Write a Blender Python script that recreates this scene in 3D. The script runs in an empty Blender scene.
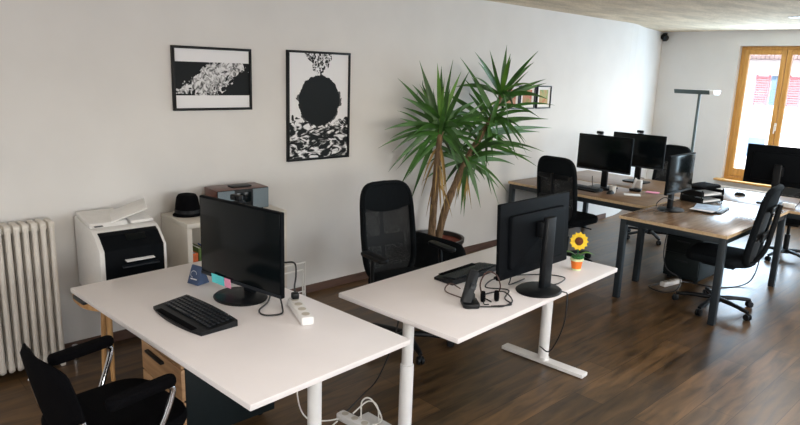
import bpy, bmesh, math, random
from mathutils import Vector, Matrix, Euler
PI = math.pi
R = math.radians
SC = bpy.context.scene
COL = SC.collection
random.seed(11)

# ------------------------------------------------------------------ materials
def nt(name):
    m = bpy.data.materials.new(name); m.use_nodes = True
    t = m.node_tree; b = t.nodes['Principled BSDF']
    return m, t, b
def setc(b, col, rough=.5, metal=0, spec=None):
    b.inputs['Base Color'].default_value = (*col, 1)
    b.inputs['Roughness'].default_value = rough
    b.inputs['Metallic'].default_value = metal
    if spec is not None: b.inputs['Specular IOR Level'].default_value = spec
def mat(name, col, rough=.5, metal=0, var=.12, scale=30, bump=0, spec=None, emit=None):
    """plain surface with a faint procedural variation"""
    m, t, b = nt(name); setc(b, col, rough, metal, spec)
    tc = t.nodes.new('ShaderNodeTexCoord'); n = t.nodes.new('ShaderNodeTexNoise')
    n.inputs['Scale'].default_value = scale; n.inputs['Detail'].default_value = 4
    t.links.new(tc.outputs['Object'], n.inputs['Vector'])
    r = t.nodes.new('ShaderNodeValToRGB')
    r.color_ramp.elements[0].color = (*[c*(1-var) for c in col], 1); r.color_ramp.elements[0].position = .3
    r.color_ramp.elements[1].color = (*[min(1, c*(1+var)) for c in col], 1); r.color_ramp.elements[1].position = .7
    t.links.new(n.outputs['Fac'], r.inputs['Fac']); t.links.new(r.outputs['Color'], b.inputs['Base Color'])
    if bump:
        bp = t.nodes.new('ShaderNodeBump'); bp.inputs['Strength'].default_value = bump; bp.inputs['Distance'].default_value = .005
        t.links.new(n.outputs['Fac'], bp.inputs['Height']); t.links.new(bp.outputs['Normal'], b.inputs['Normal'])
    if emit:
        b.inputs['Emission Color'].default_value = (*emit[0], 1); b.inputs['Emission Strength'].default_value = emit[1]
    return m
def wood(name, c1, c2, axis=0, rough=.45, stretch=12, scale=3.0, planks=None, spec=.5):
    """grain stretched along one axis of the object; planks=(length, width) adds boards"""
    m, t, b = nt(name); L = t.links.new
    b.inputs['Roughness'].default_value = rough; b.inputs['Specular IOR Level'].default_value = spec
    tc = t.nodes.new('ShaderNodeTexCoord'); mp = t.nodes.new('ShaderNodeMapping')
    s = [stretch]*3; s[axis] = 1; mp.inputs['Scale'].default_value = s
    L(tc.outputs['Object'], mp.inputs['Vector'])
    n = t.nodes.new('ShaderNodeTexNoise'); n.inputs['Scale'].default_value = scale; n.inputs['Detail'].default_value = 7
    n.inputs['Distortion'].default_value = .6
    L(mp.outputs['Vector'], n.inputs['Vector'])
    r = t.nodes.new('ShaderNodeValToRGB')
    r.color_ramp.elements[0].position = .32; r.color_ramp.elements[1].position = .68
    r.color_ramp.elements[0].color = (*c1, 1); r.color_ramp.elements[1].color = (*c2, 1)
    L(n.outputs['Fac'], r.inputs['Fac'])
    out = r.outputs['Color']
    if planks:
        br = t.nodes.new('ShaderNodeTexBrick'); br.offset = .37; br.inputs['Scale'].default_value = 1
        br.inputs['Brick Width'].default_value = planks[0]; br.inputs['Row Height'].default_value = planks[1]
        br.inputs['Mortar Size'].default_value = .0018; br.inputs['Mortar Smooth'].default_value = .2
        br.inputs['Color1'].default_value = (.62, .62, .62, 1); br.inputs['Color2'].default_value = (1.25, 1.2, 1.15, 1)
        br.inputs['Mortar'].default_value = (.25, .22, .2, 1)
        L(tc.outputs['Object'], br.inputs['Vector'])
        mx = t.nodes.new('ShaderNodeMix'); mx.data_type = 'RGBA'; mx.blend_type = 'MULTIPLY'; mx.inputs['Factor'].default_value = 1
        L(out, mx.inputs['A']); L(br.outputs['Color'], mx.inputs['B']); out = mx.outputs['Result']
        bp = t.nodes.new('ShaderNodeBump'); bp.inputs['Strength'].default_value = .15; bp.inputs['Distance'].default_value = .003
        L(n.outputs['Fac'], bp.inputs['Height']); L(bp.outputs['Normal'], b.inputs['Normal'])
        rr = t.nodes.new('ShaderNodeMapRange'); rr.inputs['To Min'].default_value = rough-.06; rr.inputs['To Max'].default_value = rough+.12
        L(n.outputs['Fac'], rr.inputs['Value']); L(rr.outputs['Result'], b.inputs['Roughness'])
    L(out, b.inputs['Base Color'])
    return m

M = {}
M['wall'] = mat('plaster_white', (.70, .685, .668), .9, var=.03, scale=2.5, spec=.2)
M['far_wall'] = mat('plaster_cool_white', (.68, .68, .68), .9, var=.03, scale=2.5, spec=.2)
M['base'] = wood('baseboard_brown', (.07, .035, .025), (.12, .065, .045), 0, .5)
M['floor'] = wood('floor_planks', (.048, .028, .012), (.165, .094, .040), 0, .31, 7, 2.6, (1.25, .19))
M['white_top'] = mat('laminate_white', (.84, .795, .785), .36, var=.02, scale=4)
M['white_metal'] = mat('white_powder_coat', (.80, .79, .77), .35, var=.02)
M['white_plastic'] = mat('white_plastic', (.78, .77, .75), .4, var=.03)
M['off_white'] = mat('off_white_enamel', (.66, .62, .56), .45, var=.04, scale=8)
M['cream'] = mat('cream_laminate', (.66, .62, .55), .5, var=.03, scale=6)
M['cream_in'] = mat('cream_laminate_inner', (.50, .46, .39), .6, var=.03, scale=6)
M['black'] = mat('black_plastic', (.004, .005, .0065), .45, var=.3, spec=.25)
M['black_soft'] = mat('black_fabric', (.0032, .0032, .004), .95, var=.4, scale=180, bump=.4, spec=.06)
M['dark_panel'] = mat('black_matte_casing', (.003, .004, .0055), .6, var=.15, spec=.07)
M['screen'] = mat('screen_black', (.003, .005, .006), .16, var=.05, scale=2, spec=.2)
M['bezel'] = mat('dark_grey_bezel', (.012, .015, .020), .38, var=.1, spec=.35)
M['chair_plastic'] = mat('charcoal_chair_plastic', (.0065, .009, .012), .5, var=.15, spec=.35)
M['chair_fabric'] = mat('charcoal_chair_fabric', (.0055, .0075, .0095), .9, var=.3, scale=150, bump=.3, spec=.12)
M['chrome'] = mat('chrome', (.72, .72, .74), .14, 1, var=.03)
M['steel'] = mat('anthracite_steel', (.013, .020, .026), .45, var=.1)
M['charcoal'] = mat('charcoal_lacquer', (.006, .010, .011), .5, var=.1, spec=.25)
M['oak'] = wood('oak_veneer', (.40, .22, .105), (.56, .34, .175), 1, .5, 14, 2.5)
M['oak_x'] = wood('pale_wood', (.48, .25, .09), (.62, .36, .15), 2, .45, 14, 3)
M['walnut'] = wood('table_top_brown', (.15, .085, .044), (.26, .16, .09), 1, .33, 12, 2.6)
M['walnut_x'] = wood('table_top_brown_lengthways', (.15, .085, .044), (.26, .16, .09), 0, .26, 12, 2.6)
M['ply'] = wood('pale_edge_band', (.50, .35, .20), (.62, .46, .28), 0, .5, 10, 3)
M['pine'] = wood('golden_pine', (.50, .25, .055), (.66, .36, .10), 2, .4, 12, 3)
M['red_wood'] = wood('dark_red_veneer', (.07, .02, .012), (.14, .045, .028), 1, .35, 12, 4)
M['grille'] = mat('blue_grey_speaker_cloth', (.15, .19, .215), .9, var=.25, scale=400)
M['soil'] = mat('red_brown_clay_pebbles', (.19, .035, .015), .9, var=.5, scale=60, bump=.6)
M['pot'] = mat('dark_brown_glaze', (.02, .014, .011), .35, var=.2)
M['trunk'] = wood('yucca_bark', (.085, .05, .026), (.24, .155, .085), 2, .9, 8, 9)
M['leaf'] = mat('yucca_leaf', (.042, .13, .022), .42, var=.55, scale=6)
M['leaf_young'] = mat('yucca_young_leaf', (.10, .24, .03), .42, var=.4, scale=6)
M['leaf_dead'] = mat('dry_leaf', (.40, .26, .09), .8, var=.4, scale=8)
M['paper'] = mat('paper_white', (.80, .80, .80), .8, var=.02)
M['paper_blue'] = mat('paper_bluish', (.42, .55, .72), .6, var=.3, scale=14)
M['cyan'] = mat('cyan_note', (.12, .66, .70), .8, var=.03)
M['pink'] = mat('pink_note', (.88, .35, .52), .8, var=.03)
M['navy'] = mat('navy_card', (.03, .055, .12), .6, var=.1)
M['orange'] = mat('orange_glaze', (.85, .20, .02), .4, var=.05)
M['yellow'] = mat('sunflower_yellow', (.92, .62, .02), .6, var=.1, scale=60)
M['seed'] = mat('sunflower_brown', (.12, .035, .012), .9, var=.5, scale=200, bump=.5)
M['green'] = mat('artificial_green', (.03, .16, .04), .6, var=.3)
M['lime'] = mat('pale_lime_rim', (.62, .70, .40), .5, var=.1)
M['grey_green'] = mat('grey_green_metal', (.06, .085, .085), .5, .2, var=.1)
M['book_orange'] = mat('book_orange', (.62, .13, .03), .7, var=.3, scale=20)
M['book_blue'] = mat('book_blue', (.05, .10, .28), .7, var=.2)
M['book_green'] = mat('book_green', (.10, .17, .04), .7, var=.2)
M['book_pale'] = mat('book_pale', (.55, .48, .42), .7, var=.2)
M['cable_black'] = mat('cable_black', (.012, .012, .014), .5, var=.1)
M['cable_brown'] = mat('cable_brown', (.06, .025, .018), .5, var=.1)
M['cable_white'] = mat('cable_white', (.70, .68, .63), .5, var=.05)
M['facade'] = mat('facade_render', (.80, .78, .80), .9, var=.03, scale=1)
M['shutter'] = mat('shutter_red', (.55, .17, .20), .7, var=.1)
M['grey_door'] = mat('door_grey_blue', (.12, .20, .30), .6, var=.1)
M['court'] = mat('courtyard_ground', (.55, .55, .55), .9, var=.1, scale=1)

def m_ceiling():
    m, t, b = nt('wood_wool_ceiling'); L = t.links.new
    b.inputs['Roughness'].default_value = .95; b.inputs['Specular IOR Level'].default_value = .1
    tc = t.nodes.new('ShaderNodeTexCoord')
    n1 = t.nodes.new('ShaderNodeTexNoise'); n1.inputs['Scale'].default_value = 55; n1.inputs['Detail'].default_value = 5; n1.inputs['Distortion'].default_value = 2
    n2 = t.nodes.new('ShaderNodeTexNoise'); n2.inputs['Scale'].default_value = 3.5; n2.inputs['Detail'].default_value = 6
    mp = t.nodes.new('ShaderNodeMapping'); mp.inputs['Scale'].default_value = (.45, 1.6, 1)
    L(tc.outputs['Object'], n1.inputs['Vector']); L(tc.outputs['Object'], mp.inputs['Vector']); L(mp.outputs['Vector'], n2.inputs['Vector'])
    r1 = t.nodes.new('ShaderNodeValToRGB')
    r1.color_ramp.elements[0].position = .3; r1.color_ramp.elements[0].color = (.52, .44, .33, 1)
    r1.color_ramp.elements[1].position = .7; r1.color_ramp.elements[1].color = (.90, .79, .64, 1)
    r2 = t.nodes.new('ShaderNodeValToRGB')
    r2.color_ramp.elements[0].position = .35; r2.color_ramp.elements[0].color = (.80, .78, .75, 1)
    r2.color_ramp.elements[1].position = .65; r2.color_ramp.elements[1].color = (1.1, 1.08, 1.05, 1)
    L(n1.outputs['Fac'], r1.inputs['Fac']); L(n2.outputs['Fac'], r2.inputs['Fac'])
    mx = t.nodes.new('ShaderNodeMix'); mx.data_type = 'RGBA'; mx.blend_type = 'MULTIPLY'; mx.inputs['Factor'].default_value = 1
    L(r1.outputs['Color'], mx.inputs['A']); L(r2.outputs['Color'], mx.inputs['B']); L(mx.outputs['Result'], b.inputs['Base Color'])
    bp = t.nodes.new('ShaderNodeBump'); bp.inputs['Strength'].default_value = .5; bp.inputs['Distance'].default_value = .01
    L(n1.outputs['Fac'], bp.inputs['Height']); L(bp.outputs['Normal'], b.inputs['Normal'])
    return m
M['ceiling'] = m_ceiling()
def m_glass():
    m = bpy.data.materials.new('window_glass'); m.use_nodes = True; t = m.node_tree
    t.nodes.clear(); o = t.nodes.new('ShaderNodeOutputMaterial'); tr = t.nodes.new('ShaderNodeBsdfTransparent'); g = t.nodes.new('ShaderNodeBsdfGlossy')
    g.inputs['Roughness'].default_value = .02; mx = t.nodes.new('ShaderNodeMixShader'); mx.inputs[0].default_value = .06
    t.links.new(tr.outputs[0], mx.inputs[1]); t.links.new(g.outputs[0], mx.inputs[2]); t.links.new(mx.outputs[0], o.inputs[0])
    return m
M['glass'] = m_glass()
def m_mesh():
    """open weave chair mesh: a fine procedural grid of holes"""
    m = bpy.data.materials.new('chair_mesh_weave'); m.use_nodes = True; t = m.node_tree; L = t.links.new
    b = t.nodes['Principled BSDF']; setc(b, (.006, .008, .010), .8)
    o = t.nodes['Material Output']; tr = t.nodes.new('ShaderNodeBsdfTransparent'); mx = t.nodes.new('ShaderNodeMixShader')
    tc = t.nodes.new('ShaderNodeTexCoord'); v = t.nodes.new('ShaderNodeTexVoronoi'); v.inputs['Scale'].default_value = 260
    L(tc.outputs['Object'], v.inputs['Vector'])
    gt = t.nodes.new('ShaderNodeMath'); gt.operation = 'GREATER_THAN'; gt.inputs[1].default_value = .19
    L(v.outputs['Distance'], gt.inputs[0]); L(gt.outputs[0], mx.inputs[0]); L(tr.outputs[0], mx.inputs[1]); L(b.outputs[0], mx.inputs[2]); L(mx.outputs[0], o.inputs[0])
    return m
M['mesh'] = m_mesh()

def art_nodes(name):
    m, t, b = nt(name); b.inputs['Roughness'].default_value = .6; b.inputs['Specular IOR Level'].default_value = .2
    tc = t.nodes.new('ShaderNodeTexCoord'); sp = t.nodes.new('ShaderNodeSeparateXYZ'); t.links.new(tc.outputs['Object'], sp.inputs[0])
    def math_(op, a, b_=None, c=None):
        n = t.nodes.new('ShaderNodeMath'); n.operation = op
        for i, v in enumerate((a, b_, c)):
            if v is None: continue
            if isinstance(v, (int, float)): n.inputs[i].default_value = v
            else: t.links.new(v, n.inputs[i])
        return n.outputs[0]
    def noise(scale, detail=6, dist=0, sc=(1, 1, 1), off=(0, 0, 0)):
        mp = t.nodes.new('ShaderNodeMapping'); mp.inputs['Scale'].default_value = sc; mp.inputs['Location'].default_value = off
        t.links.new(tc.outputs['Object'], mp.inputs[0])
        n = t.nodes.new('ShaderNodeTexNoise'); n.inputs['Scale'].default_value = scale; n.inputs['Detail'].default_value = detail; n.inputs['Distortion'].default_value = dist
        t.links.new(mp.outputs[0], n.inputs['Vector']); return n.outputs['Fac']
    return m, t, b, sp, math_, noise
def finish_bw(t, b, fac, dark=(.008, .010, .012), light=(.80, .80, .82)):
    mx = t.nodes.new('ShaderNodeMix'); mx.data_type = 'RGBA'
    mx.inputs['A'].default_value = (*dark, 1); mx.inputs['B'].default_value = (*light, 1)
    t.links.new(fac, mx.inputs['Factor']); t.links.new(mx.outputs['Result'], b.inputs['Base Color'])
def art_band():
    m, t, b, sp, F, noise = art_nodes('print_white_burst_on_black_band')
    x, z = sp.outputs[0], sp.outputs[2]
    band = F('LESS_THAN', F('ABSOLUTE', z), .115)
    # burst outline: wedge growing to the left, ragged edge
    rag = F('MULTIPLY', F('SUBTRACT', noise(14, 8, 1.5), .5), .34)
    d1 = F('ADD', F('ADD', F('MULTIPLY', F('ABSOLUTE', F('ADD', z, F('MULTIPLY', x, -.32))), 1.0), F('MULTIPLY', F('ABSOLUTE', F('ADD', x, .0)), .42)), rag)
    inside = F('LESS_THAN', d1, .115)
    mr = t.nodes.new('ShaderNodeMapRange'); t.links.new(noise(26, 10, 1.6, off=(3, 0, 1)), mr.inputs[0]); mr.inputs[1].default_value = .36; mr.inputs[2].default_value = .56; tex = mr.outputs[0]
    burst = F('MULTIPLY', inside, F('ADD', F('MULTIPLY', tex, .8), .1))
    fac = F('ADD', F('SUBTRACT', 1, band), F('MULTIPLY', band, burst))
    finish_bw(t, b, fac); return m
def art_disk():
    m, t, b, sp, F, noise = art_nodes('print_black_disc_over_scribble')
    x, z = sp.outputs[0], sp.outputs[2]
    def soft(v, lo, hi):
        n = t.nodes.new('ShaderNodeMapRange'); n.interpolation_type = 'SMOOTHSTEP'
        t.links.new(v, n.inputs[0]); n.inputs[1].default_value = lo; n.inputs[2].default_value = hi; return n.outputs[0]
    r = F('SQRT', F('ADD', F('POWER', F('ABSOLUTE', x), 2), F('POWER', F('ABSOLUTE', F('SUBTRACT', z, .045)), 2)))
    rr = F('ADD', r, F('MULTIPLY', F('SUBTRACT', noise(26, 8, .8), .5), .035))
    disc = F('LESS_THAN', rr, .204)
    halo = F('MULTIPLY', F('LESS_THAN', F('ADD', rr, F('MULTIPLY', F('SUBTRACT', noise(12, 6, 1, off=(7, 0, 1)), .5), .16)), .208), F('LESS_THAN', z, .12))
    dots = F('LESS_THAN', noise(13, 0, 0, off=(2.3, 0, 4)), .19)
    ragged = F('ADD', F('ADD', z, F('MULTIPLY', F('ABSOLUTE', x), -.25)), F('MULTIPLY', F('SUBTRACT', noise(9, 8, 2), .5), .30))
    lowmask = F('LESS_THAN', ragged, -.17)
    scr = F('SUBTRACT', 1, soft(noise(9, 10, 2.2, sc=(.8, 1, 1.7), off=(1, 0, 2)), .47, .60))
    low = F('MULTIPLY', lowmask, scr)
    topm = F('LESS_THAN', F('ADD', F('ADD', F('ABSOLUTE', F('SUBTRACT', x, .0)), F('MULTIPLY', F('SUBTRACT', .42, z), .60)), F('MULTIPLY', F('SUBTRACT', noise(13, 8, 1), .5), .16)), .135)
    top = F('MULTIPLY', topm, F('SUBTRACT', 1, soft(noise(30, 9, 1.5, off=(5, 0, 0)), .44, .56)))
    dark = F('MINIMUM', 1, F('ADD', F('ADD', F('ADD', disc, F('MULTIPLY', halo, .9)), dots), F('ADD', low, top)))
    finish_bw(t, b, F('SUBTRACT', 1, dark), dark=(.009, .012, .014)); return m
def art_colour(name, c1, c2, c3, s):
    m, t, b, sp, F, noise = art_nodes(name)
    x, z = sp.outputs[0], sp.outputs[2]
    inner = F('MULTIPLY', F('LESS_THAN', F('ABSOLUTE', x), .085), F('LESS_THAN', F('ABSOLUTE', z), .082))
    r = t.nodes.new('ShaderNodeValToRGB'); r.color_ramp.elements[0].position = .35; r.color_ramp.elements[0].color = (*c1, 1)
    r.color_ramp.elements[1].position = .65; r.color_ramp.elements[1].color = (*c3, 1)
    e = r.color_ramp.elements.new(.5); e.color = (*c2, 1)
    t.links.new(noise(s, 3, 1), r.inputs[0])
    mx = t.nodes.new('ShaderNodeMix'); mx.data_type = 'RGBA'; mx.inputs['A'].default_value = (.78, .76, .72, 1)
    t.links.new(inner, mx.inputs['Factor']); t.links.new(r.outputs[0], mx.inputs['B']); t.links.new(mx.outputs['Result'], b.inputs['Base Color'])
    return m

# ------------------------------------------------------------------ mesh helpers
def tmp_to(bm, tb, mx=None):
    if mx is not None: bmesh.ops.transform(tb, matrix=mx, verts=tb.verts)
    me = bpy.data.meshes.new('t'); tb.to_mesh(me); tb.free(); bm.from_mesh(me); bpy.data.meshes.remove(me)
def box(bm, c, s, bev=0, rot=(0, 0, 0), seg=2):
    tb = bmesh.new(); bmesh.ops.create_cube(tb, size=1)
    bmesh.ops.scale(tb, vec=s, verts=tb.verts)
    if bev > 0: bmesh.ops.bevel(tb, geom=tb.edges[:], offset=bev, segments=seg, affect='EDGES', profile=.5, clamp_overlap=True)
    tmp_to(bm, tb, Matrix.Translation(c) @ Euler(rot).to_matrix().to_4x4()); return bm
def rbox(bm, c, s, rad, axis=2, bev=.004, rot=(0, 0, 0), seg=6):
    """plate with rounded outline: corners rounded about one axis, then rims softened"""
    tb = bmesh.new(); bmesh.ops.create_cube(tb, size=1); bmesh.ops.scale(tb, vec=s, verts=tb.verts)
    eds = [e for e in tb.edges if abs((e.verts[0].co-e.verts[1].co).normalized()[axis]) > .9]
    bmesh.ops.bevel(tb, geom=eds, offset=rad, segments=seg, affect='EDGES', profile=.5, clamp_overlap=True)
    if bev:
        fs = [f for f in tb.faces if abs(f.normal[axis]) > .9]
        es = list({e for f in fs for e in f.edges})
        bmesh.ops.bevel(tb, geom=es, offset=bev, segments=2, affect='EDGES', profile=.5, clamp_overlap=True)
    tmp_to(bm, tb, Matrix.Translation(c) @ Euler(rot).to_matrix().to_4x4()); return bm
def cyl(bm, c, r, h, r2=None, seg=24, rot=(0, 0, 0), bev=0):
    tb = bmesh.new(); bmesh.ops.create_cone(tb, cap_ends=True, segments=seg, radius1=r, radius2=r if r2 is None else r2, depth=h)
    if bev:
        es = [e for e in tb.edges if abs(e.verts[0].co.z-e.verts[1].co.z) < 1e-5]
        bmesh.ops.bevel(tb, geom=es, offset=bev, segments=2, affect='EDGES', profile=.5, clamp_overlap=True)
    tmp_to(bm, tb, Matrix.Translation(c) @ Euler(rot).to_matrix().to_4x4()); return bm
def catmull(pts, n=6):
    P = [Vector(p) for p in pts]
    if len(P) < 3: return P
    Q = [P[0]*2-P[1]] + P + [P[-1]*2-P[-2]]; out = []
    for i in range(1, len(Q)-2):
        for k in range(n):
            t = k/n; a, b, c, d = Q[i-1:i+3]
            out.append(.5*((2*b)+(c-a)*t+(2*a-5*b+4*c-d)*t*t+(3*b-a-3*c+d)*t**3))
    out.append(P[-1]); return out
def tube(bm, pts, r, seg=10, smooth=True, closed=False, n=6, flat=None):
    P = catmull(pts, n) if smooth else [Vector(p) for p in pts]
    up = Vector((0, 0, 1)); rings = []
    prev = None; N = len(P)
    for i, p in enumerate(P):
        d = (P[min(i+1, N-1)]-P[max(i-1, 0)]).normalized() if not closed else (P[(i+1) % N]-P[i-1]).normalized()
        if prev is None:
            a = d.cross(up if abs(d.z) < .9 else Vector((1, 0, 0))).normalized()
        else:
            a = (prev-d*prev.dot(d)).normalized()
        prev = a; b = d.cross(a); rad = r[i*(len(r)-1)//max(1, N-1)] if isinstance(r, (list, tuple)) else r
        fb = flat or 1
        rings.append([bm.verts.new(p+a*math.cos(2*PI*k/seg)*rad+b*math.sin(2*PI*k/seg)*rad*fb) for k in range(seg)])
    for i in range(N if closed else N-1):
        A, B = rings[i], rings[(i+1) % N]
        for k in range(seg):
            bm.faces.new((A[k], A[(k+1) % seg], B[(k+1) % seg], B[k]))
    if not closed: bm.faces.new(rings[0][::-1]); bm.faces.new(rings[-1])
    return bm
def lathe(bm, prof, seg=32, c=(0, 0, 0)):
    rings = []
    for r, z in prof:
        rings.append([bm.verts.new((c[0]+max(r, 1e-4)*math.cos(2*PI*k/seg), c[1]+max(r, 1e-4)*math.sin(2*PI*k/seg), c[2]+z)) for k in range(seg)])
    for A, B in zip(rings, rings[1:]):
        for k in range(seg): bm.faces.new((A[k], A[(k+1) % seg], B[(k+1) % seg], B[k]))
    bm.faces.new(rings[0][::-1]); bm.faces.new(rings[-1]); return bm
def prism(bm, poly, a, b, axis='x', bev=0):
    """polygon in the plane normal to axis, extruded from a to b"""
    tb = bmesh.new()
    def co(p, h):
        return {'x': (h, p[0], p[1]), 'y': (p[0], h, p[1]), 'z': (p[0], p[1], h)}[axis]
    A = [tb.verts.new(co(p, a)) for p in poly]; B = [tb.verts.new(co(p, b)) for p in poly]
    tb.faces.new(A); tb.faces.new(B[::-1])
    for i in range(len(poly)):
        j = (i+1) % len(poly); tb.faces.new((A[j], A[i], B[i], B[j]))
    bmesh.ops.recalc_face_normals(tb, faces=tb.faces)
    if bev: bmesh.ops.bevel(tb, geom=tb.edges[:], offset=bev, segments=2, affect='EDGES', profile=.5, clamp_overlap=True)
    tmp_to(bm, tb); return bm
def nb(): return bmesh.new()
def obj(name, bm, m, parent=None, label=None, smooth=True, loc=None, rot=None):
    bmesh.ops.recalc_face_normals(bm, faces=bm.faces)
    me = bpy.data.meshes.new(name); bm.to_mesh(me); bm.free()
    if isinstance(m, (list, tuple)):
        for q in m: me.materials.append(M[q] if isinstance(q, str) else q)
    else: me.materials.append(M[m] if isinstance(m, str) else m)
    if smooth:
        me.polygons.foreach_set('use_smooth', [True]*len(me.polygons))
        try: me.set_sharp_from_angle(angle=R(35))
        except Exception: pass
    o = bpy.data.objects.new(name, me); COL.objects.link(o)
    if parent is not None: o.parent = parent
    if loc: o.location = loc
    if rot: o.rotation_euler = rot
    if label: o['label'] = label
    return o
def tag(o, label, cat, group=None, kind=None):
    o['label'] = label; o['category'] = cat
    if group: o['group'] = group
    if kind: o['kind'] = kind
    return o
def thing(name, label, cat, loc=(0, 0, 0), rz=0, group=None):
    o = bpy.data.objects.new(name, None); COL.objects.link(o); o.empty_display_size = .1
    o.location = loc; o.rotation_euler = (0, 0, rz); return tag(o, label, cat, group)
def struct(name, bm, m, loc=None, smooth=False):
    o = obj(name, bm, m, smooth=smooth, loc=loc); o['kind'] = 'structure'; return o
KIDS = {}
def copy_tree(root, loc, rz, label, group=None, drop=()):
    kids = {}
    for o in COL.objects:
        if o.parent: kids.setdefault(o.parent.name, []).append(o)
    def rec(o, par):
        c = o.copy(); COL.objects.link(c); c.parent = par
        for k in kids.get(o.name, []):
            if k.name.split('.')[0] in drop: continue
            rec(k, c)
        return c
    c = rec(root, None); c.location = loc; c.rotation_euler = (0, 0, rz); c['label'] = label
    if group: c['group'] = group
    return c

# ------------------------------------------------------------------ the room
XF, H = 9.897, 2.606          # far wall, ceiling height
XN, YN = -3.0, -7.2           # wall behind the camera's left, wall behind the camera
b = nb(); box(b, ((XN+XF)/2, (YN+.5)/2, -.05), (XF-XN+.4, .5-YN+.4, .1)); struct('floor', b, 'floor')
b = nb(); box(b, ((XN+XF)/2+.2, (YN+.5)/2, H+.05), (XF-XN+1.0, .5-YN+.6, .1)); struct('ceiling', b, 'ceiling')
# back wall with its splayed, rounded end beside the far wall
poly = [(XN-.2, 0), (8.02, 0), (8.25, .012), (8.5, .06), (8.75, .14), (9.1, .23), (XF+.3, .43), (XF+.3, .75), (XN-.2, .75)]
b = nb(); prism(b, poly, 0, H, 'z'); struct('wall_back', b, 'wall')
# far wall with window opening (y -1.95..-.77, z .50..2.40) and a second one further right
W1 = (-1.95, -.765, .50, 2.395); W2 = (-4.6, -3.2, .50, 2.395)
b = nb(); T = .32; xc = XF+T/2
def wy(y0, y1, z0, z1): box(b, (xc, (y0+y1)/2, (z0+z1)/2), (T, y1-y0, z1-z0))
wy(W1[1], .6, 0, H); wy(W2[1], W1[0], 0, H); wy(YN, W2[0], 0, H)
for w in (W1, W2): wy(w[0], w[1], 0, w[2]); wy(w[0], w[1], w[3], H)
struct('wall_far', b, 'far_wall')
# wall behind the camera with three openings, and the wall at the left
b = nb()
ws = [(-.6, 1.0), (2.4, 4.0), (5.4, 7.0)]; z0, z1 = .9, 2.3
xs = [XN]+[v for w in ws for v in w]+[XF+.2]
for i in range(0, len(xs), 2): box(b, ((xs[i]+xs[i+1])/2, YN-.12, H/2), (xs[i+1]-xs[i], .24, H))
for w in ws:
    box(b, ((w[0]+w[1])/2, YN-.12, z0/2), (w[1]-w[0], .24, z0)); box(b, ((w[0]+w[1])/2, YN-.12, (z1+H)/2), (w[1]-w[0], .24, H-z1))
struct('wall_near', b, 'wall')
b = nb(); box(b, (XN-.1, (YN+.5)/2, H/2), (.2, .5-YN+.4, H)); struct('wall_left', b, 'wall')
b = nb(); box(b, ((XN+8.0)/2, -.008, .035), (8.0-XN, .016, .07), .003); struct('baseboard_back', b, 'base')
b = nb(); box(b, (XF-.008, (YN+.4)/2, .035), (.016, .4-YN, .07), .003); struct('baseboard_far', b, 'base')

def window(n, w, shown):
    y0, y1, z0, z1 = w; x = XF+.13
    root = bpy.data.objects.new('window_%d' % n, None); COL.objects.link(root); root['kind'] = 'structure'
    b = nb(); f = .05
    box(b, (x, y1-f/2, (z0+z1)/2), (.08, f, z1-z0), .006); box(b, (x, y0+f/2, (z0+z1)/2), (.08, f, z1-z0), .006)
    box(b, (x, (y0+y1)/2, z1-f/2), (.08, y1-y0-2*f, f), .006); box(b, (x, (y0+y1)/2, z0+f/2), (.08, y1-y0-2*f, f), .006)
    obj('window_frame', b, 'pine', root)
    ym = (y0+y1)/2
    for a, c in ((ym+.003, y1-f), (y0+f, ym-.003)):
        b = nb(); s = .065; xx = x-.025
        box(b, (xx, a+s/2, (z0+z1)/2), (.06, s, z1-z0-2*f), .008); box(b, (xx, c-s/2, (z0+z1)/2), (.06, s, z1-z0-2*f), .008)
        box(b, (xx, (a+c)/2, z1-f-s/2), (.06, c-a-2*s, s), .008); box(b, (xx, (a+c)/2, z0+f+.055), (.06, c-a-2*s, .11), .008)
        sh = obj('window_sash', b, 'pine', root)
        b = nb(); box(b, (xx, (a+c)/2, (z0+z1)/2), (.006, c-a-2*s+.01, z1-z0-2*f-s)); obj('window_pane', b, 'glass', root, smooth=False)
    b = nb(); box(b, (x-.065, ym, 1.30), (.012, .03, .11), .004); tube(b, [(x-.07, ym, 1.32), (x-.10, ym, 1.32), (x-.105, ym, 1.21)], .008); obj('window_handle', b, 'white_plastic', root)
    b = nb(); box(b, (XF+.02, ym, z0-.012), (.26, y1-y0+.14, .028), .006); obj('window_sill', b, 'pine', root)
window(1, W1, True); window(2, W2, False)

# ------------------------------------------------------------------ outside
ho = thing('neighbour_house', 'pale rendered house with red shutters seen through the window', 'house', (20, 0, -1.5))
b = nb(); box(b, (.3, 1.2, 3.2), (.6, 16, 6.4)); obj('house_wall', b, 'facade', ho)
for i, (y0_, y1_) in enumerate(((1.93, 2.30), (1.13, 1.46))):
    b = nb()
    for k in range(12): box(b, (-.04, (y0_+y1_)/2, 2.84+.065*k), (.05, y1_-y0_-.04, .05), .008)
    box(b, (-.03, y0_+.02, 3.2), (.05, .04, .84)); box(b, (-.03, y1_-.02, 3.2), (.05, .04, .84)); obj('shutter', b, 'shutter', ho)
b = nb(); box(b, (-.02, 1.77, 3.2), (.05, .25, .80), .01); box(b, (-.05, 1.77, 3.2), (.02, .03, .8)); obj('window', b, 'grey_door', ho)
b = nb(); box(b, (-.02, 2.05, 1.6), (.05, .45, .55), .01); obj('vent_hatch', b, 'grey_door', ho)
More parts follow.
